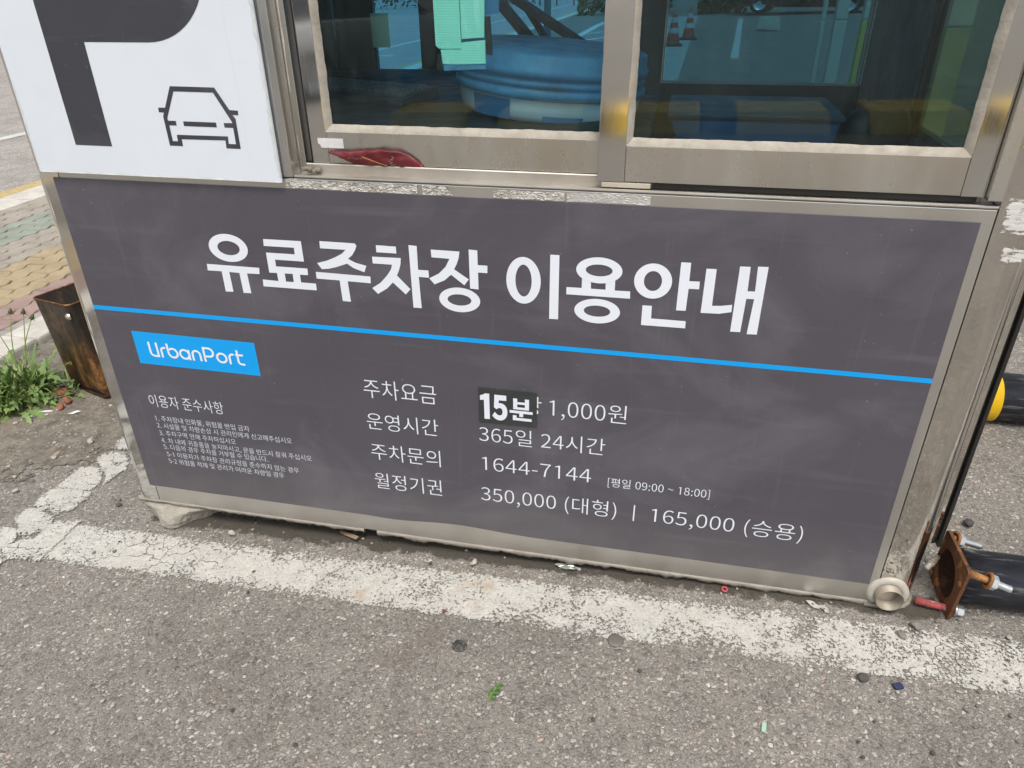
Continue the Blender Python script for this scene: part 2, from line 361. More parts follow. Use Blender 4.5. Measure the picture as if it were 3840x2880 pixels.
def bridge(name, loops, mat, z_off):
    b = bmesh.new(); lay = b.verts.layers.float.new('border')
    for li, lp in enumerate(loops):
        q = []
        for i, (x, y) in enumerate(lp):                         # break the outline up a little
            x2, y2 = lp[(i + 1) % len(lp)]
            for k in range(5):
                t = k / 5; px, py = x + (x2 - x) * t, y + (y2 - y) * t
                d = mnoise.noise_vector(Vector((px * 60, py * 60, 3))) * .006; q.append((px + d.x, py + d.y))
        cx = sum(p[0] for p in q) / len(q); cy = sum(p[1] for p in q) / len(q); rings = []
        for dd, val in ((.017, -.5), (.0, .8), (-.016, 1.0)):
            r_ = []
            for x, y in q:
                L = math.hypot(x - cx, y - cy) + 1e-6; k = max(.05, (L + dd) / L); v = b.verts.new((cx + (x - cx) * k, cy + (y - cy) * k, ground_z(x) + z_off + .0004 * li)); v[lay] = val; r_.append(v)
            rings.append(r_)
        for A, B in zip(rings, rings[1:]):
            for i in range(len(q)): b.faces.new((A[i], A[(i + 1) % len(q)], B[(i + 1) % len(q)], B[i]))
        f = b.faces.new(rings[-1]); bmesh.ops.triangulate(b, faces=[f])
    me = bpy.data.meshes.new(name); b.to_mesh(me); b.free()
    return tag(obj(name, me, mat), kind='structure')
flakes = [[(-.389, .243), (-.365, .26), (-.318, .267), (-.273, .217), (-.257, .183), (-.264, .158), (-.261, .129), (-.272, .115), (-.29, .147), (-.345, .193), (-.381, .212)],
 [(-.402, .171), (-.365, .177), (-.326, .162), (-.301, .128), (-.282, .091), (-.288, .078), (-.318, .071), (-.393, .075), (-.399, .1), (-.397, .136)],
 [(-.406, .053), (-.368, .065), (-.282, .066), (-.267, .043), (-.275, .02), (-.269, -.01), (-.281, -.023), (-.31, -.038), (-.357, -.033), (-.395, -.016), (-.399, .018)],
 [(-.406, -.034), (-.372, -.033), (-.304, -.057), (-.281, -.088), (-.285, -.108), (-.307, -.121), (-.335, -.131), (-.356, -.12), (-.369, -.098), (-.401, -.079)],
 [(-.423, -.137), (-.405, -.116), (-.369, -.122), (-.339, -.15), (-.336, -.18), (-.349, -.189), (-.367, -.201)],
 [(-.359, -.209), (-.342, -.197), (-.317, -.215), (-.297, -.237), (-.296, -.258), (-.312, -.257)],
 [(-.333, -.195), (-.326, -.171), (-.306, -.154), (-.279, -.135), (-.29, -.085), (-.262, -.066), (-.215, -.062), (-.205, -.215), (-.266, -.212), (-.294, -.224)]]
# the side line carries on past the frame both ways
flakes += [[(-.37, .275), (-.22, .29), (-.20, .36), (-.25, .43), (-.34, .39), (-.38, .33)], [(-.34, .45), (-.21, .45), (-.19, .6), (-.27, .7), (-.33, .6)],
           [(-.47, -.23), (-.36, -.22), (-.33, -.3), (-.39, -.42), (-.5, -.4)], [(-.52, -.45), (-.38, -.45), (-.4, -.62), (-.55, -.66)]]
bridge('side_parking_line', flakes, m['paint_flake'], .0045)

# dirt and grit strip between lot and pavement: fades out through its own ragged edge
def dirt_strip():
    poly = [(-1.22, -3), (-1.05, -.6), (-.9, -.2), (-.74, .02), (-.57, .11), (-.36, .24), (-.24, .5), (-.2, 1.2), (-.2, 9), (-1.22, 9)]
    def sd(x, y):
        best = 9; inside = False
        for i in range(len(poly)):
            ax, ay = poly[i]; bx, by = poly[(i + 1) % len(poly)]
            dx, dy = bx - ax, by - ay; t = max(0, min(1, ((x - ax) * dx + (y - ay) * dy) / (dx * dx + dy * dy)))
            best = min(best, math.hypot(x - ax - dx * t, y - ay - dy * t))
            if (ay > y) != (by > y) and x < (bx - ax) * (y - ay) / (by - ay) + ax: inside = not inside
        return best if inside else -best
    xs = [-1.24 + i * .04 for i in range(30)]; ys = [-3 + i * .15 for i in range(17)] + [-.45 + i * .04 for i in range(45)] + [1.4 + i * .4 for i in range(19)]
    vs_, at = [], []
    for y in ys:
        for x in xs: vs_.append((x, y, ground_z(x) + .004 + .006 * mnoise.noise(Vector((x * 9, y * 9, 0))) * (1 if sd(x, y) > .05 else 0) )); at.append(max(-1, min(1, sd(x, y) / .12)))
    nx = len(xs); fs = [(j * nx + i, j * nx + i + 1, (j + 1) * nx + i + 1, (j + 1) * nx + i) for j in range(len(ys) - 1) for i in range(nx - 1)]
    me = bpy.data.meshes.new('dirt_strip'); me.from_pydata(vs_, [], fs)
    a = me.attributes.new('border', 'FLOAT', 'POINT'); a.data.foreach_set('value', at)
    n = N('dirt_and_grit'); p = n.pos(); at_ = n.n.new('ShaderNodeAttribute'); at_.attribute_name = 'border'
    c = n.ramp(n.noise(p, 22, 7, .7), [(.3, (.11, .095, .075)), (.5, (.20, .178, .145)), (.68, (.29, .262, .215))])
    dv, cv = n.voro(p, 95); rc = n.sepc(cv); stone = n.math('MULTIPLY', n.mr(dv, .5, .38), n.mr(rc[0], .72, .76))
    c = n.mix(stone, c, n.ramp(rc[1], [(0, (.18, .165, .14)), (.6, (.33, .30, .255)), (1, (.44, .41, .36))]))
    c = n.mix(n.mr(n.noise(p, 3.5, 4), .5, .62, 0, .5), c, (.25, .215, .155))
    h = n.math('ADD', n.noise(p, 60, 6, .7), n.math('MULTIPLY', stone, .6))
    sh = n.bsdf(c, .95, 0, .2, n.bump(h, .9, .01))
    mask = n.mr(n.math('ADD', at_.outputs['Fac'], n.mr(n.noise(p, 17, 6, .7), .3, .7, -.75, .75)), -.06, .12)
    mt = n.done(n.mixsh(mask, n.transp(), sh))
    tag(obj('dirt_strip', me, mt, smooth=True), kind='structure')
dirt_strip()

# kerb stones along the pavement edge
m['kerb'] = simple('pale_kerb_stone', (.56, .53, .47), (.40, .375, .33), .9, nsc=14, bsc=160, bstr=.5)
m['kerb_grey'] = simple('grey_kerb_stone', (.33, .305, .27), (.25, .235, .205), .9, nsc=14, bsc=160, bstr=.5)
kb = MB(); y = -3.0; i = 0
while y < 24:
    L = .98; kb.box(-1.405, -1.235, y + .006, y + L, ground_z(-1.3) - .1, ground_z(-1.3) + .035 + .004 * (i % 2), .012)
    y += L; i += 1
tag(kb.build('kerb', [m['kerb']]), kind='structure')
kb = MB(); y = -3.0
while y < 40: kb.box(-3.44, -3.17, y + .006, y + 1, ground_z(-3.3) - .1, ground_z(-3.3) + .03, .012); y += 1
tag(kb.build('road_kerb', [m['kerb']]), kind='structure')
kb = MB(); y = -3.0
while y < 24: kb.box(-1.485, -1.41, y + .004, y + .5, ground_z(-1.45) - .1, ground_z(-1.45) + .022, .006); y += .5
tag(kb.build('edging_stones', [m['kerb_grey']]), kind='structure')

# interlocking wavy pavers, one strip of colour after another
def paver_mat(name, c):
    n = N(name); p = n.pos(); g = sum(c) / 3
    k = n.mix(n.mr(n.noise(p, 7, 6, .65), .35, .65), c, tuple(a * .74 for a in c)); k = n.mix(n.mr(n.noise(p, 26, 6, .7), .45, .7, 0, .55), k, (.30, .27, .225)); k = n.mix(n.mr(n.noise(p, 240, 3, .7), .5, .7, 0, .5), k, tuple(a * .6 for a in c))
    return n.done(n.bsdf(k, .92, 0, .25, n.bump(n.noise(p, 150, 5, .65), .7, .004)))
pm = [paver_mat('paver_red', (.36, .25, .22)), paver_mat('paver_yellow', (.42, .33, .20)), paver_mat('paver_grey', (.36, .325, .27)), paver_mat('paver_green', (.29, .325, .27))]
m['joint'] = simple('sandy_joint', (.13, .115, .09), (.19, .17, .13), .95, nsc=40)
sheet('sidewalk_bed', [(-3.19, -3), (-1.48, -3), (-1.48, 40), (-3.19, 40)], .008, m['joint'])
def pavers():
    b = bmesh.new(); W, Lp = .1125, .225
    def wave(y): return .011 * math.sin(2 * math.pi * y / (Lp / 2)) + .004 * math.sin(2 * math.pi * y / Lp)
    rows = int(round(1.69 / W))
    for r in range(rows):
        x0 = -1.49 - W * (r + 1); xc = -1.49 - W * (r + .5)
        col = 0 if xc > -1.74 else 1 if xc > -2.15 else 2 if xc > -2.45 else 3 if xc > -2.87 else 2
        y = -2.5 + (r % 2) * Lp / 2
        while y < (9 if r > 2 else 7):
            g = .004; k = 12; dz = random.uniform(-.003, .003); tx, ty = random.uniform(-.02, .02), random.uniform(-.012, .012)
            a = [(x0 + W - g + wave(y + g + (Lp - 2 * g) * i / k), y + g + (Lp - 2 * g) * i / k) for i in range(k + 1)]
            c_ = [(x0 + g + wave(y + g + (Lp - 2 * g) * i / k), y + g + (Lp - 2 * g) * i / k) for i in range(k + 1)]
            lp = a + c_[::-1]; cx = sum(p[0] for p in lp) / len(lp); cy = sum(p[1] for p in lp) / len(lp)
            zt = lambda px, py: ground_z(px) + .022 + dz + (px - cx) * tx + (py - cy) * ty
            ins = [(px + (cx - px) * .06, py + (cy - py) * .03) for px, py in lp]
            top = [b.verts.new((px, py, zt(px, py))) for px, py in ins]; mid = [b.verts.new((px, py, zt(px, py) - .006)) for px, py in lp]; bot = [b.verts.new((px, py, zt(px, py) - .03)) for px, py in lp]
            # top as a strip of quads so that the curved outline fills cleanly
            for i in range(k):
                f = b.faces.new((top[i], top[i + 1], top[2 * k + 1 - (i + 1)], top[2 * k + 1 - i])); f.material_index = col
            n_ = len(lp)
            for i in range(n_):
                j = (i + 1) % n_
                for A, B in ((top, mid), (mid, bot)):
                    f = b.faces.new((A[i], A[j], B[j], B[i])); f.material_index = col
            y += Lp
    bmesh.ops.recalc_face_normals(b, faces=b.faces[:])
    me = bpy.data.meshes.new('sidewalk'); b.to_mesh(me); b.free()
    tag(obj('sidewalk', me, pm), kind='structure')
pavers()
# the road beyond, its yellow edge line and white lines
sheet('road', [(-60, -80), (-3.45, -80), (-3.45, 140), (-60, 140)], .004, m['road'])
sheet('yellow_edge_line', [(-3.68, -40), (-3.52, -40), (-3.52, 60), (-3.68, 60)], .008, m['paint_yellow'])
sheet('lane_line', [(-5.78, -40), (-5.62, -40), (-5.62, 4.6), (-5.2, 60), (-5.35, 60), (-5.78, 5.6)], .008, m['paint_far'])
def strip(name, p, q, wd):
    d = Vector((q[0] - p[0], q[1] - p[1])).normalized(); nn = Vector((-d.y, d.x)) * wd / 2
    sheet(name, [(p[0] + nn.x, p[1] + nn.y), (p[0] - nn.x, p[1] - nn.y), (q[0] - nn.x, q[1] - nn.y), (q[0] + nn.x, q[1] + nn.y)], .008 if p[0] < -3.5 else .004, m['paint_far'])
strip('bay_line', (-3.3, 12.2), (-.3, 19.0), .16)
strip('bay_line', (-3.2, 15.2), (.1, 22.5), .14)
strip('bay_line', (-4.2, 21), (-1.0, 22.4), .14)
strip('road_line', (-7.5, 16.0), (-4.6, 14.2), .16)
strip('road_line', (-11, 26.5), (-7.6, 26.8), .2)
strip('road_line', (-8.2, 21.0), (-5.2, 23.2), .12)
strip('bay_line', (2.87, 24.8), (2.1, 12.4), .13)
sheet('concrete_path', [(1.15, 6.5), (1.42, 18.4), (1.6, 27.5), (-.6, 27.5), (-.4, 17), (.2, 6.5)], .0035, simple('pale_concrete_path', (.42, .41, .38), (.34, .33, .30), .9))

# ------------------------------------------------------------------ the booth
ZB, ZT = -.050, 2.22
booth = empty('parking_booth', (.94, .75, ZB)); bl = Vector((.94, .75, ZB))
tag(booth, 'stainless steel parking attendant booth with sliding windows and two signs', 'booth')
def bpart(mb, name, mats, parent=None, smooth=False):
    o = mb.build(name, mats, None, smooth)
    if parent is None: o.data.transform(Matrix.Translation(-bl)); o.parent = booth
    else: o.data.transform(Matrix.Translation(-bl)); o.parent = parent
    return o
def arc(cx, cy, r, a0, a1, n=8): return [(cx + r * math.cos(R_(a0 + (a1 - a0) * i / n)), cy + r * math.sin(R_(a0 + (a1 - a0) * i / n))) for i in range(n + 1)]
# lower front and the front left of the window; the foot of the panel is dented outwards a little
def front_panel():
    b = MB(); b.box(.0145, 1.8185, .0, .035, ZB, .835, .0015); b.box(.0145, .535, .0, .035, .837, ZT, .0015)
    b.box(.5365, 1.8185, .0, .035, 1.775, ZT, .0015)
    return bpart(b, 'front_panel', m['steel'])
front_panel()
lp = MB(); lp.prism([(.0130, .0)] + [(.0130, .06), (-.046, .06)] + arc(-.028, .018, .018, 180, 270), 'z', ZB, ZT, bev=0); bpart(lp, 'corner_post', m['steel_v'])
rp = MB(); rp.prism([(1.8202, .0), ] + arc(1.855, .050, .050, 270, 360, 12) + [(1.905, .10), (1.8202, .10)], 'z', ZB - .004, ZT); rpo = bpart(rp, 'corner_post', m['steel_mirror'])
for p in rpo.data.polygons: p.use_smooth = abs(p.normal.z) < .5
try: rpo.data.set_sharp_from_angle(angle=R_(25))
except Exception: pass
for yb in (1.47,):
    for xa, xb in ((-.046, .013), (1.8725, 1.905)):
        bpart(MB().box(xa, xb, yb, yb + .06, ZB, ZT, .01), 'corner_post', m['steel_v'])
de = MB(); de.prism(arc(1.920, .075, .0145, 180, 360, 8) + [(1.9345, .13), (1.9055, .13)], 'z', .085, 2.1); bpart(de, 'door_rail', m['steel_mirror'])
bpart(MB().box(1.935, 1.9425, .062, .135, .075, 2.1, .002), 'rubber_edge', m['black_rubber'])
# side and rear walls, lined inside
sw = MB(); sw.box(-.045, -.030, .061, 1.469, ZB, ZT); sw.box(-.027, -.015, .061, 1.469, 0, 2.18, mi=1)
bpart(sw, 'side_wall', [m['steel_v'], m['inside']])
sw = MB()
for z0, z1, y0, y1 in ((ZB, .815, .101, 1.469), (1.72, ZT, .101, 1.469), (.8155, 1.7195, .101, .33), (.8155, 1.7195, .84, 1.469)):
    sw.box(1.888, 1.903, y0, y1, z0, z1); sw.box(1.874, 1.885, y0, y1, max(z0, 0), min(z1, 2.18), mi=1)
bpart(sw, 'side_wall', [m['steel_v'], m['inside']])
rw = MB()
for x0, x1, z0, z1 in ((.014, 1.872, ZB, .70), (.014, 1.872, 1.73, ZT), (.014, .145, .7005, 1.7295), (.335, .40, .7005, 1.7295), (1.13, 1.215, .7005, 1.7295), (1.2155, 1.872, .7005, .842)):
    rw.box(x0, x1, 1.502, 1.528, z0, z1); rw.box(x0, x1, 1.488, 1.499, max(z0, 0), min(z1, 2.18), mi=1)
bpart(rw, 'rear_wall', [m['steel'], m['inside']])
bpart(MB().box(-.04, 1.87, .04, 1.51, -.045, -.004), 'floor', m['inside'])
rf = MB(); rf.box(-.16, 2.04, -.14, 1.66, ZT + .001, ZT + .09, .02); bpart(rf, 'roof', m['steel'])
def pane(name, x0, x1, y, z0, z1, mat, frame=.022, fmat=None):
    f = MB()
    for a in ((x0, x0 + frame, z0, z1), (x1 - frame, x1, z0, z1), (x0 + frame, x1 - frame, z0, z0 + frame), (x0 + frame, x1 - frame, z1 - frame, z1)): f.box(a[0], a[1], y - .012, y + .012, a[2], a[3])
    o = bpart(f, name, fmat or m['black_rubber']); g = MB(); g.box(x0 + frame + .0005, x1 - frame - .0005, y - .002, y + .002, z0 + frame + .0005, z1 - frame - .0005)
    bpart(g, 'glass_pane', mat, o); return o
pane('rear_window', .1455, .3345, 1.514, .7010, 1.729, m['glass_blue'], .006)
pane('rear_window', .4005, 1.1295, 1.514, .7010, 1.729, m['glass_blue'], .012)
pane('rear_window', 1.2160, 1.8715, 1.514, .8425, 1.729, m['glass_teal'], .006, simple('pale_gasket', (.50, .56, .54), (.42, .47, .46), .6))
sidew = MB()
for a in ((.3305, .35, .8160, 1.719), (.82, .8395, .8160, 1.719), (.35, .82, .8160, .835), (.35, .82, 1.70, 1.719)): sidew.box(1.879, 1.899, a[0], a[1], a[2], a[3])
so_ = bpart(sidew, 'side_window', m['black_rubber']); bpart(MB().box(1.887, 1.891, .3505, .8195, .8355, 1.6995), 'glass_pane', glass('green_side_glass', (.30, .39, .37), .6, dusty=False), so_)

# window frame let into the front: jambs, channels, sill with two tracks
wf = MB()
xL = .5365
wf.box(xL, .561, -.004, .030, .8375, 1.772, .0015)                      # left flange
wf.box(.5495, .575, .031, .085, .8375, 1.772, .001)                     # channel behind it
wf.box(1.7965, 1.8192, -.006, .03, .850, 1.772, .002); wf.box(1.8005, 1.8190, .031, .085, .8375, 1.772)
wf.box(.576, 1.80, .0, .085, 1.735, 1.772)
bpart(wf, 'window_frame', m['steel_rail'])
sl = MB()
sl.prism([(.0, .8362), (-.0012, .8385), (-.0006, .8412), (.0018, .8418), (.0034, .8405), (.0045, .8390), (.033, .8385), (.0335, .8560), (.0350, .8578), (.0372, .8578), (.0384, .8560), (.039, .842), (.085, .842), (.085, .8362)], 'x', .562, 1.8185)
bpart(sl, 'window_sill', m['steel_sill'])
def rough_cyl(x, y, r, z0, z1, mat, name):
    b = MB(); path = [(x + random.uniform(-.0008, .0008), y + random.uniform(-.0008, .0008), z0 + (z1 - z0) * i / 24) for i in range(25)]
    b.tube(path, [r * random.uniform(.94, 1.06) for _ in path], 12); return bpart(b, name, mat)
fx, fz = ap(.5845, .8, .038); rough_cyl(fx, .040, .0090, .862, 1.73, m['foam'], 'foam_strip')
bpart(MB().box(ap(.5925, 0, .05)[0], ap(.5975, 0, .05)[0], .045, .06, .858, 1.73, .001).box(ap(.600, 0, .05)[0], ap(.6050, 0, .05)[0], .050, .062, .858, 1.73, .001), 'weather_strip', simple('dark_grey_track', (.09, .085, .08), (.13, .125, .115), .5, metal=.3))
# lump of old putty in the lower left corner of the channel
pt = MB(); rnd = random.Random(3)
for i in range(7):
    b = bmesh.new(); bmesh.ops.create_icosphere(b, subdivisions=2, radius=1)
    for v in b.verts: v.co *= 1 + .35 * mnoise.noise(v.co * 1.7 + Vector((i, 0, 0)))
    pt.add(b, Matrix.Translation((.578 + i * .004, .02 + rnd.uniform(-.006, .008), .845 + rnd.uniform(0, .010) * (1 - i / 8))) @ Matrix.Diagonal((.006, .005, .0045, 1)))
bpart(pt, 'putty_lump', simple('grey_putty', (.25, .22, .18), (.14, .125, .10), .8, nsc=90), smooth=True)

def sash(xa0, xa1, za0, glz, yf, stL, stR, sealL, sealR, ztop=1.732):
    "xa*, za*: as measured on the front plane; built at depth yf"
    A = lambda xa, za: ap(xa, za, yf)
    x0, z0 = A(xa0, za0); x1, _ = A(xa1, za0); gx0, gz0 = A(stL, glz); gx1, _ = A(stR, glz)
    f = MB(); th = .020
    f.box(x0, gx0, yf, yf + th, z0, ztop, .0015); f.box(gx1, x1, yf, yf + th, z0, ztop, .0015)
    f.box(gx0 + .0004, gx1 - .0004, yf + .0008, yf + th, z0 + .001, gz0, .001, 1); f.box(gx0 + .0004, gx1 - .0004, yf + .0008, yf + th, ztop - .05, ztop - .001, .001)
    o = bpart(f, 'sliding_window', [m['steel_v'], m['steel_rail']])
    g = MB(); g.box(gx0 - .003, gx1 + .003, yf + .0125, yf + .0165, gz0 - .003, ztop - .047); bpart(g, 'glass_pane', m['glass_front'], o)
    ins = [A(sealL, 0)[0] - gx0, gx1 - A(sealR, 0)[0], .0125]
    s = bmesh.new()
    def bead(p, q, inward, wd):                                             # sloping bead with a torn inner edge
        n_ = max(8, int((Vector(q) - Vector(p)).length / .004)); prev = None
        for i in range(n_ + 1):
            t = i / n_; P = Vector(p).lerp(Vector(q), t)
            j = mnoise.noise(P * 40) * .0009 + mnoise.noise(P * 160) * .0005 + max(0, mnoise.noise(P * 23) - .3) * .004; k = mnoise.noise(P * 33) * .0006
            o1 = Vector((P.x - inward[0] * .0006, yf + .0003, P.z - inward[1] * .0006)); o2 = P + Vector((inward[0] * wd * .5, 0, inward[1] * wd * .5)); o2.y = yf + .0032 + k
            o3 = P + Vector((inward[0] * (wd + j), 0, inward[1] * (wd + j))); o3.y = yf + .0122
            cur = [s.verts.new(o1), s.verts.new(o2), s.verts.new(o3)]
            if prev:
                for a in range(2): s.faces.new((prev[a], cur[a], cur[a + 1], prev[a + 1])).smooth = True
            prev = cur
    bead((gx0, 0, gz0), (gx1, 0, gz0), (0, 1), ins[2]); bead((gx0, 0, gz0 + .004), (gx0, 0, ztop - .05), (1, 0), ins[0]); bead((gx1, 0, gz0 + .004), (gx1, 0, ztop - .05), (-1, 0), ins[1])
    me = bpy.data.meshes.new('sealant_bead'); s.to_mesh(me); s.free(); me.transform(Matrix.Translation(-bl)); obj('sealant_bead', me, m['sealant'], o)
    return o
sL = sash(.6075, 1.19, .8655, .9255, .0415, .6410, 1.175, .6515, 1.16)
sR = sash(1.1575, 1.7925, .8545, .9175, .0080, 1.2060, 1.7565, 1.2165, 1.7445)
# paper label stuck on the left sash
x0, z0 = ap(.6225, .8960, .0408); x1, z1 = ap(.6745, .9135, .0408)
pl_ = []
for (a, c) in ((x0, z1), (x1, z1), (x1, z0), (x0 + .006, z0), (x0 + .004, z0 + .006), (x0, z0 + .008)): pl_.append((a, c))
lb = MB(); lb.prism(pl_, 'y', .0404, .0412); bpart(lb, 'paper_label', simple('scuffed_white_label', (.70, .68, .68), (.52, .50, .49), .7, nsc=60, lo=.3, hi=.8), sL)
# stops under the front sash
bpart(MB().box(1.165, 1.253, .008, .028, .8425, .8515, .001), 'sash_stop', simple('yellowed_plastic', (.50, .46, .37), (.40, .36, .27), .5))
bpart(MB().box(1.256, 1.79, .022, .032, .8400, .8500), 'gap_shade_strip', m['black_rubber'])  # black strip put in for the shaded gap under the sash

# wrinkled patches of silver tape below the sill
def crumple(name, outline, y, amp, mat):
    me = poly_mesh([outline], name); b = bmesh.new(); b.from_mesh(me); bpy.data.meshes.remove(me)
    bmesh.ops.triangulate(b, faces=b.faces[:])
    for _ in range(5): 
        es = [e for e in b.edges if e.calc_length() > .0035]
        if not es: break
        bmesh.ops.subdivide_edges(b, edges=es, cuts=1); bmesh.ops.triangulate(b, faces=b.faces[:])
    for v in b.verts:
        q = Vector((v.co.x * 130, v.co.y * 260, 0)); d = abs(mnoise.noise(q)) + .5 * abs(mnoise.noise(q * 2.3))
        v.co = Vector((v.co.x, y - amp * d, v.co.y))
    bmesh.ops.recalc_face_normals(b, faces=b.faces[:])
    me = bpy.data.meshes.new(name); b.to_mesh(me); b.free(); me.transform(Matrix.Translation(-bl)); return obj(name, me, mat, booth)
def jag(x0, x1, z0, z1, sl=0, seed=0):
    r = random.Random(seed); n = max(3, int((x1 - x0) / .012)); top = [(x0 + (x1 - x0) * i / n, z1 + r.uniform(-.0012, .0006)) for i in range(n + 1)]
    bot = [(x1 + sl - (x1 + sl - x0) * i / n, z0 + r.uniform(-.0003, .001)) for i in range(n + 1)]
    return top + bot
crumple('silver_tape', jag(.541, .816, .8152, .8335, 0, 1), -.0008, .0030, m['old_silver'])
crumple('silver_tape', jag(.826, .872, .8152, .8335, .016, 2), -.0008, .0030, m['old_silver'])
crumple('silver_tape', jag(.965, 1.100, .8152, .8318, 0, 3), -.0008, .0022, m['old_silver'])
crumple('silver_tape', jag(1.104, 1.256, .8152, .8335, 0, 4), -.0008, .0012, simple('flat_silver_tape', (.56, .545, .515), (.47, .45, .42), .5, metal=.4, nsc=30, bsc=80, bstr=.6))
# scraped white paint on the right post: torn streaks
n = N('scraped_white_paint'); p = n.pos(); k = n.noise(n.scale(p, (45, 45, 150)), 1, 6, .75, .5); at_ = n.n.new('ShaderNodeAttribute'); at_.attribute_name = 'border'
msk = n.mr(n.math('ADD', k, n.mr(at_.outputs['Fac'], 0, 1, -.28, .08)), .49, .53)
m['scraped'] = n.done(n.mixsh(msk, n.transp(), n.bsdf(n.mix(k, (.50, .485, .45), (.78, .77, .74)), .7, 0, .3, n.bump(k, .8, .003))))
for (xa, xb, za, zb) in ((1.828, 1.888, .786, .868), (1.842, 1.888, .742, .780)):
    nx, nz = 16, 20; V = []; A = []
    for j in range(nz + 1):
        for i in range(nx + 1):
            u, v = i / nx, j / nz; V.append((xa + (xb - xa) * u, -.0006, za + (zb - za) * v)); A.append(min(1, 4 * min(u + .1, 1.1 - u, v, 1 - v)))
    me = bpy.data.meshes.new('scraped_paint'); me.from_pydata(V, [], [(j * (nx + 1) + i, j * (nx + 1) + i + 1, (j + 1) * (nx + 1) + i + 1, (j + 1) * (nx + 1) + i) for j in range(nz) for i in range(nx)])
    at = me.attributes.new('border', 'FLOAT', 'POINT'); at.data.foreach_set('value', A); me.transform(Matrix.Translation(-bl)); obj('scraped_paint', me, m['scraped'], booth)

# ragged flashing along the foot of the front
def ragged(name, x0, x1, zt, zb, yy0, yy1, amp, mat, seed, curve=None):
    n = int((x1 - x0) / .003); top, bot = [], []
    for i in range(n + 1):
        x = x0 + (x1 - x0) * i / n; d = mnoise.noise(Vector((x * 18, seed, 0))) * amp + mnoise.noise(Vector((x * 70, seed, 5))) * amp * .6 + mnoise.noise(Vector((x * 190, seed, 8))) * amp * .35
        o = curve(x) if curve else 0
        top.append((x, zt + o)); bot.append((x, zb + d + o))
    b = bmesh.new(); T = []; 
    for i in range(n + 1):
        yo = mnoise.noise(Vector((top[i][0] * 25, seed + 9, 0))) * .0015
        T.append([b.verts.new((top[i][0], yy1, top[i][1])), b.verts.new((top[i][0], yy0 + .002 + yo, top[i][1] - .0015)), b.verts.new((top[i][0], yy0 + yo, (top[i][1] + bot[i][1]) / 2)), b.verts.new((bot[i][0], yy0 + .002 + yo, bot[i][1])), b.verts.new((bot[i][0], yy1, bot[i][1] + .001))])
    for a, c in zip(T, T[1:]):
        for k in range(4): b.faces.new((a[k], c[k], c[k + 1], a[k + 1])).smooth = True
    bmesh.ops.recalc_face_normals(b, faces=b.faces[:])
    me = bpy.data.meshes.new(name); b.to_mesh(me); b.free(); me.transform(Matrix.Translation(-bl)); return obj(name, me, mat, booth)
ragged('base_flashing', -.05, .605, -.0490, -.0600, -.0035, .03, .006, m['trim'], 1)
ragged('base_flashing', .640, 1.83, -.0485, -.0630, -.0035, .03, .009, m['trim'], 2)
lipb = MB(); lpth = [(1.80, -.004, -.0585)] + [(x, y, -.0585 + .0012 * mnoise.noise(Vector((x * 60, y * 60, 0)))) for x, y in arc(1.855, .050, .0525, 270, 360, 14)] + [(1.9075, .09, -.0585)]
lipb.tube(lpth, [.0052 * (1 + .3 * mnoise.noise(Vector((i * .7, 1, 2)))) for i in range(len(lpth))], 8); bpart(lipb, 'base_flashing', m['trim'])
# drain pipe at the foot of the right post, ringed with sealant
dx, dz = 1.8420, -.0190
dp = MB(); Md = Matrix.Translation((dx, .03, dz)) @ Matrix.Rotation(R_(90), 4, 'X')
dp.lathe([(.0285, -.30), (.0285, .056), (.0278, .0565), (.0268, .056), (.0268, -.30)], 40, Md)
dpo = bpart(dp, 'drain_pipe', simple('beige_steel_pipe', (.36, .315, .25), (.26, .225, .175), .5, metal=.25), smooth=False)
bpart(MB().lathe([(.0001, .0), (.0267, .0)], 32, Md @ Matrix.Translation((0, 0, -.12))), 'pipe_shade_disc', simple('painted_pipe_shade', (.05, .045, .035), None, .9), dpo)  # dark disc across the bore, the pipe's inner shade given as colour
sr = MB(); b = bmesh.new(); n = 60; rings = []
for i in range(n):
    a = 2 * math.pi * i / n; wob = 1 + .13 * mnoise.noise(Vector((math.cos(a) * 1.3, math.sin(a) * 1.3, 4))); wd = .0150 * wob * (.35 if -2.2 < ((a + math.pi) % (2 * math.pi)) - math.pi < -1.0 else 1.0)
    rings.append([b.verts.new((dx + math.cos(a) * r_, y_, dz + math.sin(a) * r_)) for r_, y_ in ((.0288, -.0065), (.0300, -.0080), (.0288 + wd * .8, -.0055), (.0288 + wd, -.0010), (.0288 + wd, .001))])
for i in range(n):
    for k in range(4): b.faces.new((rings[i][k], rings[(i + 1) % n][k], rings[(i + 1) % n][k + 1], rings[i][k + 1])).smooth = True
bmesh.ops.recalc_face_normals(b, faces=b.faces[:]); sr.add(b); bpart(sr, 'sealant_ring', simple('pale_sealant', (.45, .425, .37), (.38, .35, .30), .7, nsc=40), dpo)

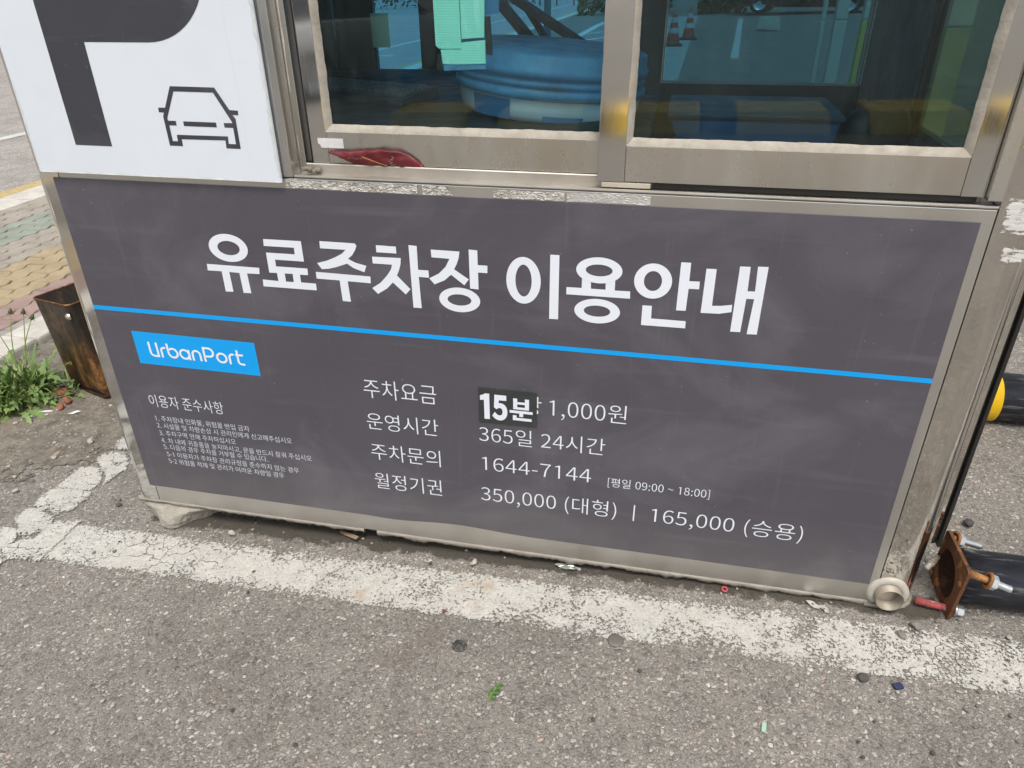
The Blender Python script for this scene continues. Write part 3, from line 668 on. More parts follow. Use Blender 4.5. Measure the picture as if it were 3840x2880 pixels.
# ------------------------------------------------------------------ lettering
import json
GL = json.loads('{"0":[0.555,[[[0.138,-0.013,0.278,-0.013,0.417,-0.013],[0.506,0.113,0.506,0.369,0.506,0.623],[0.417,0.746,0.278,0.746,0.138,0.746],[0.05,0.623,0.05,0.369,0.05,0.113]],[[0.361,0.061,0.278,0.061,0.195,0.061],[0.138,0.154,0.138,0.369,0.138,0.583],[0.195,0.674,0.278,0.674,0.361,0.674],[0.418,0.583,0.418,0.369,0.418,0.154]]]],"1":[0.555,[[[0.252,0.21,0.252,0.0,0.282,0.0],[0.313,0.0,0.343,0.0,0.343,0.244],[0.343,0.489,0.343,0.733,0.316,0.733],[0.289,0.733,0.262,0.733,0.246,0.721],[0.231,0.71,0.215,0.698,0.184,0.688],[0.152,0.677,0.121,0.667,0.121,0.647],[0.121,0.626,0.121,0.606,0.165,0.614],[0.208,0.622,0.252,0.63,0.252,0.42]]]],"2":[0.555,[[[0.044,0.018,0.044,0.0,0.198,0.0],[0.351,0.0,0.505,0.0,0.505,0.026],[0.505,0.053,0.505,0.079,0.437,0.079],[0.37,0.079,0.302,0.079,0.265,0.079],[0.22,0.075,0.182,0.072,0.354,0.235],[0.47,0.384,0.47,0.531,0.47,0.661],[0.387,0.746,0.256,0.746,0.163,0.746],[0.099,0.704,0.04,0.639,0.058,0.622],[0.075,0.604,0.093,0.587,0.134,0.636],[0.185,0.672,0.245,0.672,0.336,0.672],[0.38,0.611,0.38,0.527,0.38,0.401],[0.274,0.255,0.044,0.054,0.044,0.036]]]],"3":[0.555,[[[0.149,-0.013,0.263,-0.013,0.394,-0.013],[0.499,0.065,0.499,0.196,0.499,0.297],[0.43,0.361,0.344,0.382,0.344,0.384],[0.344,0.385,0.344,0.387,0.422,0.414],[0.474,0.474,0.474,0.563,0.474,0.679],[0.384,0.746,0.26,0.746,0.176,0.746],[0.111,0.709,0.056,0.659,0.072,0.64],[0.089,0.62,0.105,0.601,0.147,0.643],[0.198,0.672,0.257,0.672,0.334,0.672],[0.381,0.626,0.381,0.556,0.381,0.477],[0.33,0.416,0.178,0.416,0.178,0.393],[0.178,0.369,0.178,0.346,0.348,0.346],[0.406,0.288,0.406,0.199,0.406,0.115],[0.345,0.063,0.257,0.063,0.174,0.063],[0.119,0.103,0.076,0.147,0.06,0.127],[0.045,0.108,0.029,0.088,0.077,0.035]]]],"4":[0.555,[[[0.34,0.067,0.34,0.0,0.369,0.0],[0.397,0.0,0.426,0.0,0.426,0.067],[0.426,0.135,0.426,0.202,0.459,0.202],[0.491,0.202,0.524,0.202,0.524,0.226],[0.524,0.251,0.524,0.275,0.491,0.275],[0.459,0.275,0.426,0.275,0.426,0.428],[0.426,0.58,0.426,0.733,0.392,0.733],[0.359,0.733,0.325,0.733,0.223,0.576],[0.122,0.419,0.02,0.262,0.02,0.242],[0.02,0.222,0.02,0.202,0.127,0.202],[0.233,0.202,0.34,0.202,0.34,0.135]],[[0.34,0.35,0.34,0.275,0.265,0.275],[0.19,0.275,0.115,0.275,0.171,0.358],[0.226,0.442,0.282,0.525,0.303,0.561],[0.323,0.598,0.341,0.633,0.342,0.633],[0.344,0.633,0.345,0.633,0.343,0.596],[0.34,0.536,0.34,0.5,0.34,0.425]]]],"5":[0.555,[[[0.147,-0.013,0.262,-0.013,0.385,-0.013],[0.502,0.078,0.502,0.238,0.502,0.4],[0.402,0.472,0.281,0.472,0.237,0.472],[0.204,0.461,0.171,0.443,0.177,0.514],[0.184,0.584,0.19,0.655,0.282,0.655],[0.374,0.655,0.466,0.655,0.466,0.681],[0.466,0.707,0.466,0.733,0.347,0.733],[0.229,0.733,0.11,0.733,0.102,0.619],[0.094,0.505,0.086,0.391,0.102,0.381],[0.119,0.37,0.135,0.36,0.177,0.388],[0.208,0.403,0.257,0.403,0.349,0.403],[0.409,0.341,0.409,0.236,0.409,0.129],[0.34,0.063,0.253,0.063,0.168,0.063],[0.114,0.102,0.073,0.144,0.058,0.124],[0.042,0.104,0.027,0.084,0.077,0.035]]]],"6":[0.555,[[[0.161,-0.013,0.301,-0.013,0.415,-0.013],[0.512,0.083,0.512,0.225,0.512,0.379],[0.432,0.455,0.308,0.455,0.251,0.455],[0.187,0.422,0.142,0.367,0.146,0.594],[0.229,0.671,0.331,0.671,0.375,0.671],[0.419,0.649,0.447,0.615,0.464,0.634],[0.482,0.652,0.499,0.671,0.458,0.715],[0.403,0.746,0.327,0.746,0.185,0.746],[0.056,0.637,0.056,0.35,0.056,0.108]],[[0.154,0.142,0.144,0.294,0.192,0.362],[0.248,0.387,0.293,0.387,0.382,0.387],[0.425,0.324,0.425,0.225,0.425,0.125],[0.371,0.059,0.301,0.059,0.209,0.059]]]],"7":[0.555,[[[0.211,0.278,0.198,0.0,0.23,0.0],[0.261,0.0,0.293,0.0,0.305,0.287],[0.336,0.458,0.508,0.678,0.508,0.696],[0.508,0.715,0.508,0.733,0.355,0.733],[0.202,0.733,0.049,0.733,0.049,0.707],[0.049,0.681,0.049,0.655,0.168,0.655],[0.286,0.655,0.405,0.655,0.261,0.455]]]],"8":[0.555,[[[0.144,-0.013,0.28,-0.013,0.417,-0.013],[0.509,0.07,0.509,0.176,0.509,0.277],[0.45,0.332,0.386,0.369,0.386,0.371],[0.386,0.372,0.386,0.374,0.429,0.408],[0.483,0.474,0.483,0.551,0.483,0.664],[0.407,0.744,0.282,0.744,0.168,0.744],[0.081,0.669,0.081,0.558,0.081,0.481],[0.127,0.426,0.18,0.389,0.18,0.388],[0.18,0.386,0.18,0.385,0.113,0.349],[0.046,0.28,0.046,0.182,0.046,0.069]],[[0.379,0.442,0.33,0.398,0.243,0.432],[0.164,0.471,0.164,0.558,0.164,0.629],[0.213,0.676,0.281,0.676,0.359,0.676],[0.405,0.619,0.405,0.546,0.405,0.492]],[[0.366,0.055,0.281,0.055,0.193,0.055],[0.127,0.112,0.127,0.19,0.127,0.26],[0.169,0.318,0.228,0.356,0.332,0.314],[0.422,0.278,0.422,0.179,0.422,0.106]]]],"9":[0.555,[[[0.155,-0.013,0.235,-0.013,0.372,-0.013],[0.501,0.101,0.501,0.398,0.501,0.631],[0.395,0.746,0.254,0.746,0.14,0.746],[0.044,0.651,0.044,0.508,0.044,0.357],[0.124,0.278,0.246,0.278,0.307,0.278],[0.37,0.313,0.415,0.367,0.408,0.14],[0.326,0.063,0.232,0.063,0.184,0.063],[0.14,0.084,0.108,0.119,0.091,0.1],[0.075,0.081,0.058,0.062,0.099,0.019]],[[0.404,0.595,0.414,0.444,0.365,0.374],[0.31,0.346,0.261,0.346,0.174,0.346],[0.13,0.41,0.13,0.508,0.13,0.609],[0.184,0.675,0.255,0.675,0.348,0.675]]]],",":[0.278,[[[0.068,-0.172,0.075,-0.19,0.165,-0.152],[0.221,-0.077,0.221,0.019,0.221,0.086],[0.192,0.126,0.144,0.126,0.107,0.126],[0.075,0.102,0.075,0.062,0.075,0.022],[0.106,-0.002,0.142,-0.002,0.146,-0.002],[0.149,-0.001,0.153,-0.001,0.152,-0.061],[0.115,-0.109,0.053,-0.136,0.06,-0.154]]]],"-":[0.347,[[[0.046,0.268,0.046,0.245,0.131,0.245],[0.217,0.245,0.302,0.245,0.302,0.268],[0.302,0.292,0.302,0.315,0.217,0.315],[0.131,0.315,0.046,0.315,0.046,0.292]]]],"~":[0.555,[[[0.288,0.287,0.376,0.287,0.424,0.287],[0.474,0.317,0.515,0.387,0.498,0.399],[0.481,0.412,0.464,0.424,0.438,0.376],[0.41,0.356,0.378,0.356,0.315,0.356],[0.268,0.451,0.18,0.451,0.132,0.451],[0.081,0.42,0.041,0.35,0.058,0.338],[0.075,0.326,0.092,0.314,0.117,0.362],[0.145,0.382,0.177,0.382,0.241,0.382]]]],":":[0.278,[[[0.102,0.39,0.139,0.39,0.175,0.39],[0.205,0.418,0.205,0.46,0.205,0.501],[0.175,0.53,0.139,0.53,0.102,0.53],[0.073,0.501,0.073,0.46,0.073,0.418]],[[0.102,-0.013,0.139,-0.013,0.175,-0.013],[0.205,0.015,0.205,0.056,0.205,0.098],[0.175,0.126,0.139,0.126,0.102,0.126],[0.073,0.098,0.073,0.056,0.073,0.015]]]],"[":[0.338,[[[0.106,0.151,0.106,-0.17,0.172,-0.17],[0.238,-0.17,0.304,-0.17,0.304,-0.153],[0.304,-0.135,0.304,-0.118,0.261,-0.118],[0.217,-0.118,0.174,-0.118,0.174,0.168],[0.174,0.453,0.174,0.739,0.217,0.739],[0.261,0.739,0.304,0.739,0.304,0.757],[0.304,0.774,0.304,0.792,0.238,0.792],[0.172,0.792,0.106,0.792,0.106,0.471]]]],"]":[0.338,[[[0.034,-0.153,0.034,-0.17,0.1,-0.17],[0.167,-0.17,0.233,-0.17,0.233,0.151],[0.233,0.471,0.233,0.792,0.167,0.792],[0.1,0.792,0.034,0.792,0.034,0.774],[0.034,0.757,0.034,0.739,0.077,0.739],[0.121,0.739,0.164,0.739,0.164,0.453],[0.164,0.168,0.164,-0.118,0.121,-0.118],[0.077,-0.118,0.034,-0.118,0.034,-0.135]]]],"(":[0.338,[[[0.147,-0.047,0.239,-0.196,0.258,-0.188],[0.276,-0.179,0.295,-0.171,0.209,-0.029],[0.168,0.141,0.168,0.311,0.168,0.48],[0.209,0.649,0.295,0.792,0.276,0.801],[0.258,0.809,0.239,0.818,0.147,0.668],[0.092,0.507,0.092,0.311,0.092,0.114]]]],")":[0.338,[[[0.08,-0.188,0.099,-0.196,0.191,-0.047],[0.246,0.114,0.246,0.311,0.246,0.507],[0.191,0.668,0.099,0.818,0.08,0.809],[0.061,0.801,0.042,0.792,0.128,0.649],[0.171,0.48,0.171,0.311,0.171,0.141],[0.128,-0.029,0.042,-0.171,0.061,-0.179]]]],"|":[0.27,[[[0.103,0.093,0.103,-0.279,0.124,-0.279],[0.146,-0.279,0.167,-0.279,0.167,0.093],[0.167,0.466,0.167,0.838,0.146,0.838],[0.124,0.838,0.103,0.838,0.103,0.466]]]],".":[0.278,[[[0.102,-0.013,0.139,-0.013,0.175,-0.013],[0.205,0.015,0.205,0.056,0.205,0.098],[0.175,0.126,0.139,0.126,0.102,0.126],[0.073,0.098,0.073,0.056,0.073,0.015]]]]}')
_gc = {}
HS = .9056 / .3172                                     # scale of a built-in Hangul glyph to one em (unused when 1:1)
def glyph(ch, off):
    "flat mesh verts/faces of one character and its advance, in em"
    k = (ch, off)
    if k in _gc: return _gc[k]
    if ch == ' ': r = ([], [], .26)
    elif ch in GL:
        me = poly_mesh(GL[ch][1], 'glyph', True, off); r = ([(v.co.x, v.co.y) for v in me.vertices], [tuple(p.vertices) for p in me.polygons], GL[ch][0]); bpy.data.meshes.remove(me)
    else:
        c = bpy.data.curves.new('glyph', 'FONT'); c.body = ch; c.offset = off; c.resolution_u = 4
        me = curve_to_mesh(c, 'glyph'); r = ([(v.co.x, v.co.y) for v in me.vertices], [tuple(p.vertices) for p in me.polygons], .920); bpy.data.meshes.remove(me)
    _gc[k] = r; return r
def text(body, x0, x1, y, em=None, base=None, z0=None, z1=None, off=0.0, track=0.0):
    "one line fitted to x0..x1; height from em+base or from the box z0..z1"
    V, F, pen = [], [], 0.0
    for ch in body:
        v, f, adv = glyph(ch, off); n0 = len(V)
        V += [(a + pen, b) for a, b in v]; F += [tuple(i + n0 for i in q) for q in f]; pen += adv + track
    xa, xb = min(p[0] for p in V), max(p[0] for p in V); za, zb = min(p[1] for p in V), max(p[1] for p in V)
    sx = (x1 - x0) / (xb - xa)
    if em: sz, oz = em, base
    else: sz = (z1 - z0) / (zb - za); oz = z0 - za * sz
    me = bpy.data.meshes.new('line'); me.from_pydata([(x0 + (a - xa) * sx, y, oz + b * sz) for a, b in V], [], F); return me
def lettering(name, meshes, mat, parent, loc):
    me = join_meshes(meshes, name); b = bmesh.new(); b.from_mesh(me)
    for f in b.faces:
        if f.normal.y > 0: f.normal_flip()
    b.to_mesh(me); b.free(); me.transform(Matrix.Translation(-loc)); return obj(name, me, mat, parent)
def ribbon(pts, wd, y):
    "stroke of even width with mitred bends, in the plane y"
    pts = [p for i, p in enumerate(pts) if i == 0 or math.hypot(p[0] - pts[i - 1][0], p[1] - pts[i - 1][1]) > 1e-4]
    n = len(pts); L, Rr = [], []
    for i in range(n):
        p = Vector(pts[i]); a = (p - Vector(pts[i - 1])).normalized() if i else None; c = (Vector(pts[i + 1]) - p).normalized() if i < n - 1 else None
        t = (a + c).normalized() if a and c else (a or c); nn = Vector((-t.y, t.x)); k = 1 / max(.4, abs(nn.dot(Vector((-(c or a).y, (c or a).x)))))
        L.append(p + nn * wd / 2 * k); Rr.append(p - nn * wd / 2 * k)
    me = bpy.data.meshes.new('stroke'); me.from_pydata([(q.x, y, q.y) for q in L + Rr], [], [(i, i + 1, n + i + 1, n + i) for i in range(n - 1)]); return me

# ------------------------------------------------------------------ grey information sign across the front
sg = empty('information_sign', (.9, -.002, 0)); SL = Vector((.9, -.002, 0))
tag(sg, 'wide dark grey Korean parking fee sign with white lettering and blue line', 'sign')
def spart(mb, name, mat, parent=None):
    o = mb.build(name, mat); o.data.transform(Matrix.Translation(-SL)); o.parent = parent or sg; return o
# the sheet follows a dent near its lower edge
edge = [(0, 0)]
for i in range(1, 60):
    x = 1.8 * i / 60; edge.append((x, .0010 * mnoise.noise(Vector((x * 9, 1, 0))) + .008 * math.exp(-((x - .86) / .10) ** 2) - .006 * math.exp(-((x - .70) / .06) ** 2) * .5))
edge += [(1.8, 0), (1.7985, .8135), (0, .8145)]
spart(MB().prism(edge, 'y', -.0026, -.0008), 'panel', m['sign_grey'])
me = bpy.data.meshes.new('stripe'); me.from_pydata([(.0005, -.0030, .5108), (1.7992, -.0030, .5078), (1.7990, -.0030, .5178), (.0002, -.0030, .5214)], [], [(0, 1, 2, 3)])
lettering('stripe', [me], m['sign_blue'], sg, SL)
me = bpy.data.meshes.new('plate'); me.from_pydata([(.0832, -.0030, .3768), (.3998, -.0030, .3748), (.3996, -.0030, .4602), (.0836, -.0030, .4624)], [], [(0, 1, 2, 3)])
plate = lettering('name_plate', [me], m['sign_blue'], sg, SL)
# rounded name lettering drawn stroke by stroke (unit: letter height)
def A_(cx, cy, r, a0, a1, n=14, ry=None): return [(cx + r * math.cos(R_(a0 + (a1 - a0) * i / n)), cy + (ry or r) * math.sin(R_(a0 + (a1 - a0) * i / n))) for i in range(n + 1)]
ST = [[(.06, 1), (.06, .30)] + A_(.30, .30, .24, 180, 270, 8) + [(.62, .06)], [(.56, 1), (.56, .0)],
      [(.82, 0), (.82, .45)] + A_(1.03, .47, .21, 180, 90, 6) + [(1.13, .68)],
      [(1.28, 1), (1.28, .37)] + A_(1.58, .37, .30, 180, 500, 24),
      A_(2.36, .37, .30, 0, 360, 26), [(2.66, .70), (2.66, 0)],
      [(2.90, 0), (2.90, .42)] + A_(3.15, .43, .25, 180, 0, 12) + [(3.40, 0)],
      [(3.68, 0), (3.68, .94), (3.98, .94)] + A_(4.00, .66, .28, 90, -90, 12) + [(3.74, .38)],
      A_(4.80, .37, .30, 0, 360, 26),
      [(5.32, 0), (5.32, .45)] + A_(5.53, .47, .21, 180, 90, 6) + [(5.62, .68)],
      [(5.86, 1.0), (5.86, .26)] + A_(6.06, .26, .20, 180, 270, 8) + [(6.26, .06)], [(5.72, .68), (6.22, .68)]]
sx, sz = (.3675 - .1190) / 6.28, .0382
strokes = []
for i, s in enumerate(ST):
    me = ribbon([(p[0], p[1]) for p in s], .135, 0)
    for v in me.vertices: v.co = (.1190 + v.co.x * sx, -.0034 - .00004 * i, .3990 + v.co.z * sz)
    strokes.append(me)
lettering('name_lettering', strokes, m['letter_white'], plate, SL)
yt = -.0031
# title syllables as cut vinyl outlines (metres on the sign)
TA = [[(0.3248, 0.6432), (0.4489, 0.6425), (0.4469, 0.6283), (0.4173, 0.6278), (0.4185, 0.5824), (0.3997, 0.5817), (0.3993, 0.6276), (0.3753, 0.6283), (0.3754, 0.5826), (0.3567, 0.5816), (0.3571, 0.6285), (0.3237, 0.6282)], [(0.4705, 0.7072), (0.5556, 0.7076), (0.5556, 0.6635), (0.4898, 0.6636), (0.4893, 0.6487), (0.5609, 0.6487), (0.5601, 0.634), (0.5415, 0.6338), (0.5414, 0.6164), (0.5754, 0.6162), (0.575, 0.6009), (0.4511, 0.6009), (0.4522, 0.6168), (0.4888, 0.6156), (0.4886, 0.6339), (0.4708, 0.6334), (0.4715, 0.678), (0.5374, 0.6782), (0.5375, 0.6924), (0.4692, 0.6922)], [(0.5973, 0.7104), (0.6736, 0.7101), (0.6775, 0.7057), (0.6738, 0.6966), (0.6657, 0.6846), (0.6557, 0.6764), (0.6704, 0.669), (0.6942, 0.6637), (0.6884, 0.6494), (0.6652, 0.6569), (0.6521, 0.6656), (0.6277, 0.6566), (0.6101, 0.6517), (0.5939, 0.6498), (0.5851, 0.6625), (0.6069, 0.6688), (0.6268, 0.6774), (0.6437, 0.6868), (0.6526, 0.6952), (0.5964, 0.695)], [(0.5791, 0.6428), (0.7005, 0.641), (0.6996, 0.6261), (0.6486, 0.6269), (0.65, 0.581), (0.6316, 0.5811), (0.6305, 0.6274), (0.5787, 0.6278)], [(0.7197, 0.7093), (0.762, 0.7088), (0.7621, 0.6943), (0.7192, 0.6944)], [(0.709, 0.6845), (0.7706, 0.6853), (0.7688, 0.6723), (0.7648, 0.6601), (0.7589, 0.6474), (0.7857, 0.6195), (0.7747, 0.6071), (0.7486, 0.6315), (0.7351, 0.6175), (0.7132, 0.6035), (0.7018, 0.6158), (0.7214, 0.6288), (0.738, 0.6466), (0.7473, 0.66), (0.7504, 0.67), (0.7089, 0.6701)], [(0.7891, 0.7136), (0.8064, 0.7129), (0.8054, 0.6629), (0.8272, 0.663), (0.8276, 0.6475), (0.8057, 0.6478), (0.8071, 0.5791), (0.789, 0.5791)], [(0.8352, 0.7074), (0.8943, 0.7069), (0.8919, 0.6929), (0.8872, 0.6803), (0.8814, 0.6692), (0.911, 0.6499), (0.9013, 0.6366), (0.8744, 0.6573), (0.8606, 0.6445), (0.8385, 0.6341), (0.8279, 0.6464), (0.849, 0.6581), (0.864, 0.6734), (0.873, 0.6906), (0.8355, 0.6913)], [(0.9131, 0.7123), (0.9306, 0.7116), (0.9306, 0.6814), (0.9502, 0.6814), (0.9498, 0.6658), (0.9307, 0.6659), (0.9306, 0.63), (0.913, 0.6305)]]
TB = [[(1.0753, 0.7122), (1.093, 0.7123), (1.0931, 0.5783), (1.075, 0.5779)], [(1.138, 0.6686), (1.1554, 0.6644), (1.1561, 0.6486), (1.1844, 0.6486), (1.1838, 0.6652), (1.2019, 0.6692), (1.2021, 0.6483), (1.2315, 0.6486), (1.2323, 0.6336), (1.1082, 0.6333), (1.1083, 0.6484), (1.138, 0.6487)], [(1.321, 0.7133), (1.339, 0.7135), (1.3393, 0.6775), (1.3586, 0.6779), (1.3589, 0.6626), (1.3397, 0.6622), (1.339, 0.6171), (1.3209, 0.6167)], [(1.257, 0.622), (1.275, 0.6221), (1.2754, 0.5959), (1.3413, 0.5956), (1.3419, 0.5805), (1.2572, 0.5804)], [(1.3676, 0.7041), (1.3859, 0.7043), (1.3862, 0.6313), (1.4035, 0.6327), (1.4224, 0.6364), (1.423, 0.6213), (1.4008, 0.6162), (1.367, 0.6153)], [(1.4263, 0.7124), (1.4449, 0.7127), (1.4459, 0.6654), (1.4593, 0.6657), (1.4575, 0.7141), (1.4759, 0.7146), (1.4752, 0.5793), (1.4566, 0.5787), (1.4599, 0.6507), (1.4459, 0.6501), (1.4444, 0.5818), (1.4259, 0.5812)]]
TR = [((0.385, 0.6825, 0.0454, 0.0308), (0.3858, 0.6824, 0.0259, 0.0156)), ((0.8899, 0.6041, 0.0433, 0.0269), (0.8896, 0.6041, 0.0251, 0.0122)), ((1.0227, 0.6555, 0.0346, 0.0488), (1.0229, 0.6554, 0.0163, 0.0332)), ((1.1703, 0.6869, 0.0441, 0.0261), (1.1702, 0.6869, 0.0256, 0.0118)), ((1.1701, 0.6024, 0.0449, 0.026), (1.17, 0.6026, 0.026, 0.0117)), ((1.2728, 0.6725, 0.0353, 0.0353), (1.2727, 0.6728, 0.0168, 0.0199))]
HOLES = {TA[1][0]: [[(0.5066, 0.634), (0.5249, 0.6342), (0.5245, 0.6159), (0.5065, 0.6157)]]}
def ell(q): return [(q[0] + q[2] * math.cos(R_(a)), q[1] + q[3] * math.sin(R_(a))) for a in range(0, 360, 8)]
def cut(polys, rings_): return [upright(poly_mesh([p] + HOLES.get(p[0], [])), yt - .00003 * i) for i, p in enumerate(polys)] + [upright(poly_mesh([ell(o_), ell(i_)]), yt - .0004 - .00003 * k) for k, (o_, i_) in enumerate(rings_)]
lettering('title_word', cut(TA, TR[:2]), m['letter_white'], sg, SL)
lettering('title_word', cut(TB, TR[2:]), m['letter_white'], sg, SL)
THIN = -.0095
for t_ in [text('주차요금', .6537, .8251, yt, z0=.347, z1=.3960, off=THIN), text('운영시간', .6514, .8246, yt, z0=.2620, z1=.3070, off=THIN),
    text('주차문의', .6527, .8245, yt, z0=.1765, z1=.2225, off=THIN), text('월정기권', .6528, .8225, yt, z0=.0910, z1=.1375, off=THIN)]: lettering('heading_line', [t_], m['letter_white'], sg, SL)
for t_ in [text('당', 1.0200, 1.0617, yt, z0=.3465, z1=.3935, off=THIN), text('1,000원', 1.0793, 1.2435, yt, em=.0520, base=.3508, off=THIN),
    text('365일 24시간', .9199, 1.2029, yt, em=.0492, base=.2648, off=THIN), text('1644-7144', .9249, 1.1757, yt, em=.0500, base=.1845, off=THIN),
    text('350,000 (대형)', .9193, 1.2370, yt, em=.0515, base=.0960, off=THIN), text('165,000 (승용)', 1.3164, 1.6405, yt, em=.0510, base=.0966, off=THIN),
    text('[평일 09:00 ~ 18:00]', 1.2139, 1.4349, yt, z0=.1772, z1=.2046, off=-.006)]: lettering('price_line', [t_], m['letter_white'], sg, SL)
spart(MB().box(1.2755, 1.2785, yt, yt + .0003, .0914, .1367), 'divider_bar', m['letter_white'])
spart(MB().box(.8691, .8695, yt, yt + .0003, .0786, .4084), 'divider_line', simple('faded_blue_line', (.10, .15, .24), (.085, .10, .13), .5, nsc=20))
rules = [('1. 주차장내 인화물, 위험물 반입 금지', .0788, .3367, .2140), ('2. 시설물 및 차량손상 시 관리인에게 신고해주십시오', .0783, .4480, .1930), ('3. 주차구역 안에 주차하십시오', .0785, .2929, .1702),
         ('4. 차 내에 귀중품을 놓지마시고, 문을 반드시 잠궈 주십시오', .0786, .4930, .1478), ('5. 다음의 경우 주차를 거부할 수 있습니다.', .0796, .3722, .1283), ('5-1 이용자가 주차장 관리규정을 준수하지 않는 경우', .0823, .4522, .1055), ('5-2 위험물 적재 및 관리가 어려운 차량일 경우', .0822, .4083, .0840)]
for t_ in [text('이용자 준수사항', .0768, .2800, yt, z0=.255, z1=.2905, off=THIN)] + [text(t, a, b_, yt, em=.0188, base=bz, off=-.010) for t, a, b_, bz in rules]: lettering('rule_line', [t_], m['letter_white'], sg, SL)
stk = spart(MB().prism([(.9222, .4041), (1.0518, .4027), (1.0518, .3160), (.9217, .3148)], 'y', -.0040, -.0033), 'price_sticker', m['sticker_black'])
bun = []
def bx_(x0, x1, z0, z1, k): bun.append(ribbon([(x0, (z0 + z1) / 2), (x1, (z0 + z1) / 2)], z1 - z0, -.0043 - .00003 * k))
X0, X1 = .9915, 1.0426
for k, q in enumerate(((.9995, 1.0085, .3575, .3848), (1.0255, 1.0345, .3575, .3848), (1.0085, 1.0255, .3705, .3765), (1.0085, 1.0255, .3575, .3635), (X0, X1, .3478, .3546), (1.0130, 1.0215, .3395, .3480), (.9985, 1.0070, .3296, .3425), (1.0070, 1.0404, .3296, .3365))): bx_(*q, k)
lettering('sticker_lettering', [text('1', .9255, .9465, -.0043, em=.0785, base=.3290, off=.046), text('5', .9520, .9865, -.0043, em=.0770, base=.3292, off=.046)] + bun, m['letter_white'], stk, SL)

# ------------------------------------------------------------------ white parking board, left of the window
PD = -.014
pb = empty('parking_sign', (.25, -.006, .824)); PL = Vector((.25, -.006, .824))
tag(pb, 'white parking board with a big dark letter P and a small car symbol', 'sign')
q = lambda x, z: ap(x, z, PD)
bx0, bz0 = q(-.0295, .8245); bx1, _ = q(.5330, .8245)
mb = MB(); mb.box(bx0, bx1, PD, -.0095, bz0, 1.62, .001); mb.box(bx0 + .012, bx1 - .012, -.0094, -.0015, bz0 + .012, 1.60, mi=1); o = mb.build('board', [m['board_white'], m['black_rubber']]); o.data.transform(Matrix.Translation(-PL)); o.parent = pb
# worn edging tape peeling from the right and lower edge
et = bmesh.new()
for (p0, p1, nn) in (((bx1 - .0005, bz0 + .01), (bx1 - .0005, 1.6), (-1, 0)), ((bx0 + .004, bz0 + .0006), (bx1 - .004, bz0 + .0006), (0, 1)), ((bx0 + .0004, bz0 + .004), (bx0 + .0004, 1.0), (1, 0))):
    prev = None
    for i in range(160):
        t = i / 159; x = p0[0] + (p1[0] - p0[0]) * t; z = p0[1] + (p1[1] - p0[1]) * t; j = mnoise.noise(Vector((x * 22, z * 22, 7))) + .6 * mnoise.noise(Vector((x * 70, z * 70, 2)))
        wd = max(.001, .006 + .006 * j) * (.5 if nn[0] == 1 or nn[1] else 1)
        lift = .0006 + .0010 * abs(mnoise.noise(Vector((x * 40, z * 40, 1))))
        cur = [et.verts.new((x, PD - lift, z)), et.verts.new((x + nn[0] * wd, PD - .0003, z + nn[1] * wd))]
        if prev: et.faces.new((prev[0], cur[0], cur[1], prev[1]))
        prev = cur
me = bpy.data.meshes.new('edge_tape'); et.to_mesh(me); et.free(); me.transform(Matrix.Translation(-PL)); obj('edge_tape', me, simple('yellowed_edge_tape', (.62, .655, .67), (.52, .53, .50), .5, nsc=50), pb)
P_ = lambda pts: [q(*p) for p in pts]
cz = 1.0767 + .1455
outer = [(.0778, 1.368), (.0795, .8837), (.1655, .8832), (.1655, 1.0767), (.3044, 1.0767)] + [(.3044 + .1455 * math.sin(R_(a)), cz - .1455 * math.cos(R_(a))) for a in range(6, 180, 6)] + [(.3044, 1.3677)]
inner = [(.1655, 1.163), (.3044, 1.163)] + [(.3044 + .0592 * math.sin(R_(a)), cz - .0592 * math.cos(R_(a))) for a in range(10, 180, 10)] + [(.3044, 1.2814), (.1655, 1.2814)]
lettering('letter', [upright(poly_mesh([P_(outer), P_(inner)]), PD - .0004)], m['letter_dark'], pb, PL)
co = [(.3295, 1.0007), (.4242, .9998), (.4474, .9599), (.4652, .9592), (.4644, .9507), (.452, .951), (.4571, .9441), (.4563, .8878), (.4251, .8879), (.4262, .903), (.3300, .9024), (.3294, .889), (.3, .8892), (.2999, .9445), (.3032, .9518), (.2925, .9524), (.2932, .961), (.3085, .961)]
ci = [(.335, .9914), (.4194, .9907), (.4477, .9387), (.4481, .9359), (.4298, .9357), (.4299, .9274), (.4483, .9271), (.4477, .8965), (.4321, .8967), (.4334, .9107), (.3209, .9107), (.3204, .8982), (.309, .8982), (.3091, .9282), (.3253, .9283), (.3258, .9370), (.3088, .9369), (.3084, .9418)]
cg = [(.3418, .9366), (.4133, .9361), (.4132, .9272), (.3415, .9277)]
lettering('car_symbol', [upright(poly_mesh([P_(co), P_(ci)]), PD - .0004), upright(poly_mesh([P_(cg)]), PD - .0004)], m['letter_dark'], pb, PL)

# ------------------------------------------------------------------ things on the ground
def rock(name, size, loc, mat, seed, flat=.6, sub=2, rough=.35, rot=None):
    b = bmesh.new(); bmesh.ops.create_icosphere(b, subdivisions=sub, radius=1); r = random.Random(seed); o3 = Vector((seed * 1.7, seed * .3, 0))
    for v in b.verts: v.co = v.co * (1 + rough * mnoise.noise(v.co * .9 + o3) + rough * .4 * mnoise.noise(v.co * 2.4 + o3)); v.co = Vector((v.co.x * size[0], v.co.y * size[1], v.co.z * size[2]))
    zmin = min(v.co.z for v in b.verts)
    for v in b.verts: v.co.z -= zmin + (size[2] * .12)
    me = bpy.data.meshes.new(name); b.to_mesh(me); b.free(); o = obj(name, me, mat, smooth=False); o.location = (loc[0], loc[1], ground_z(loc[0]) + (loc[2] if len(loc) > 2 else .002)); o.rotation_euler = (0, 0, r.uniform(0, 6.28) if rot is None else rot)
    return o
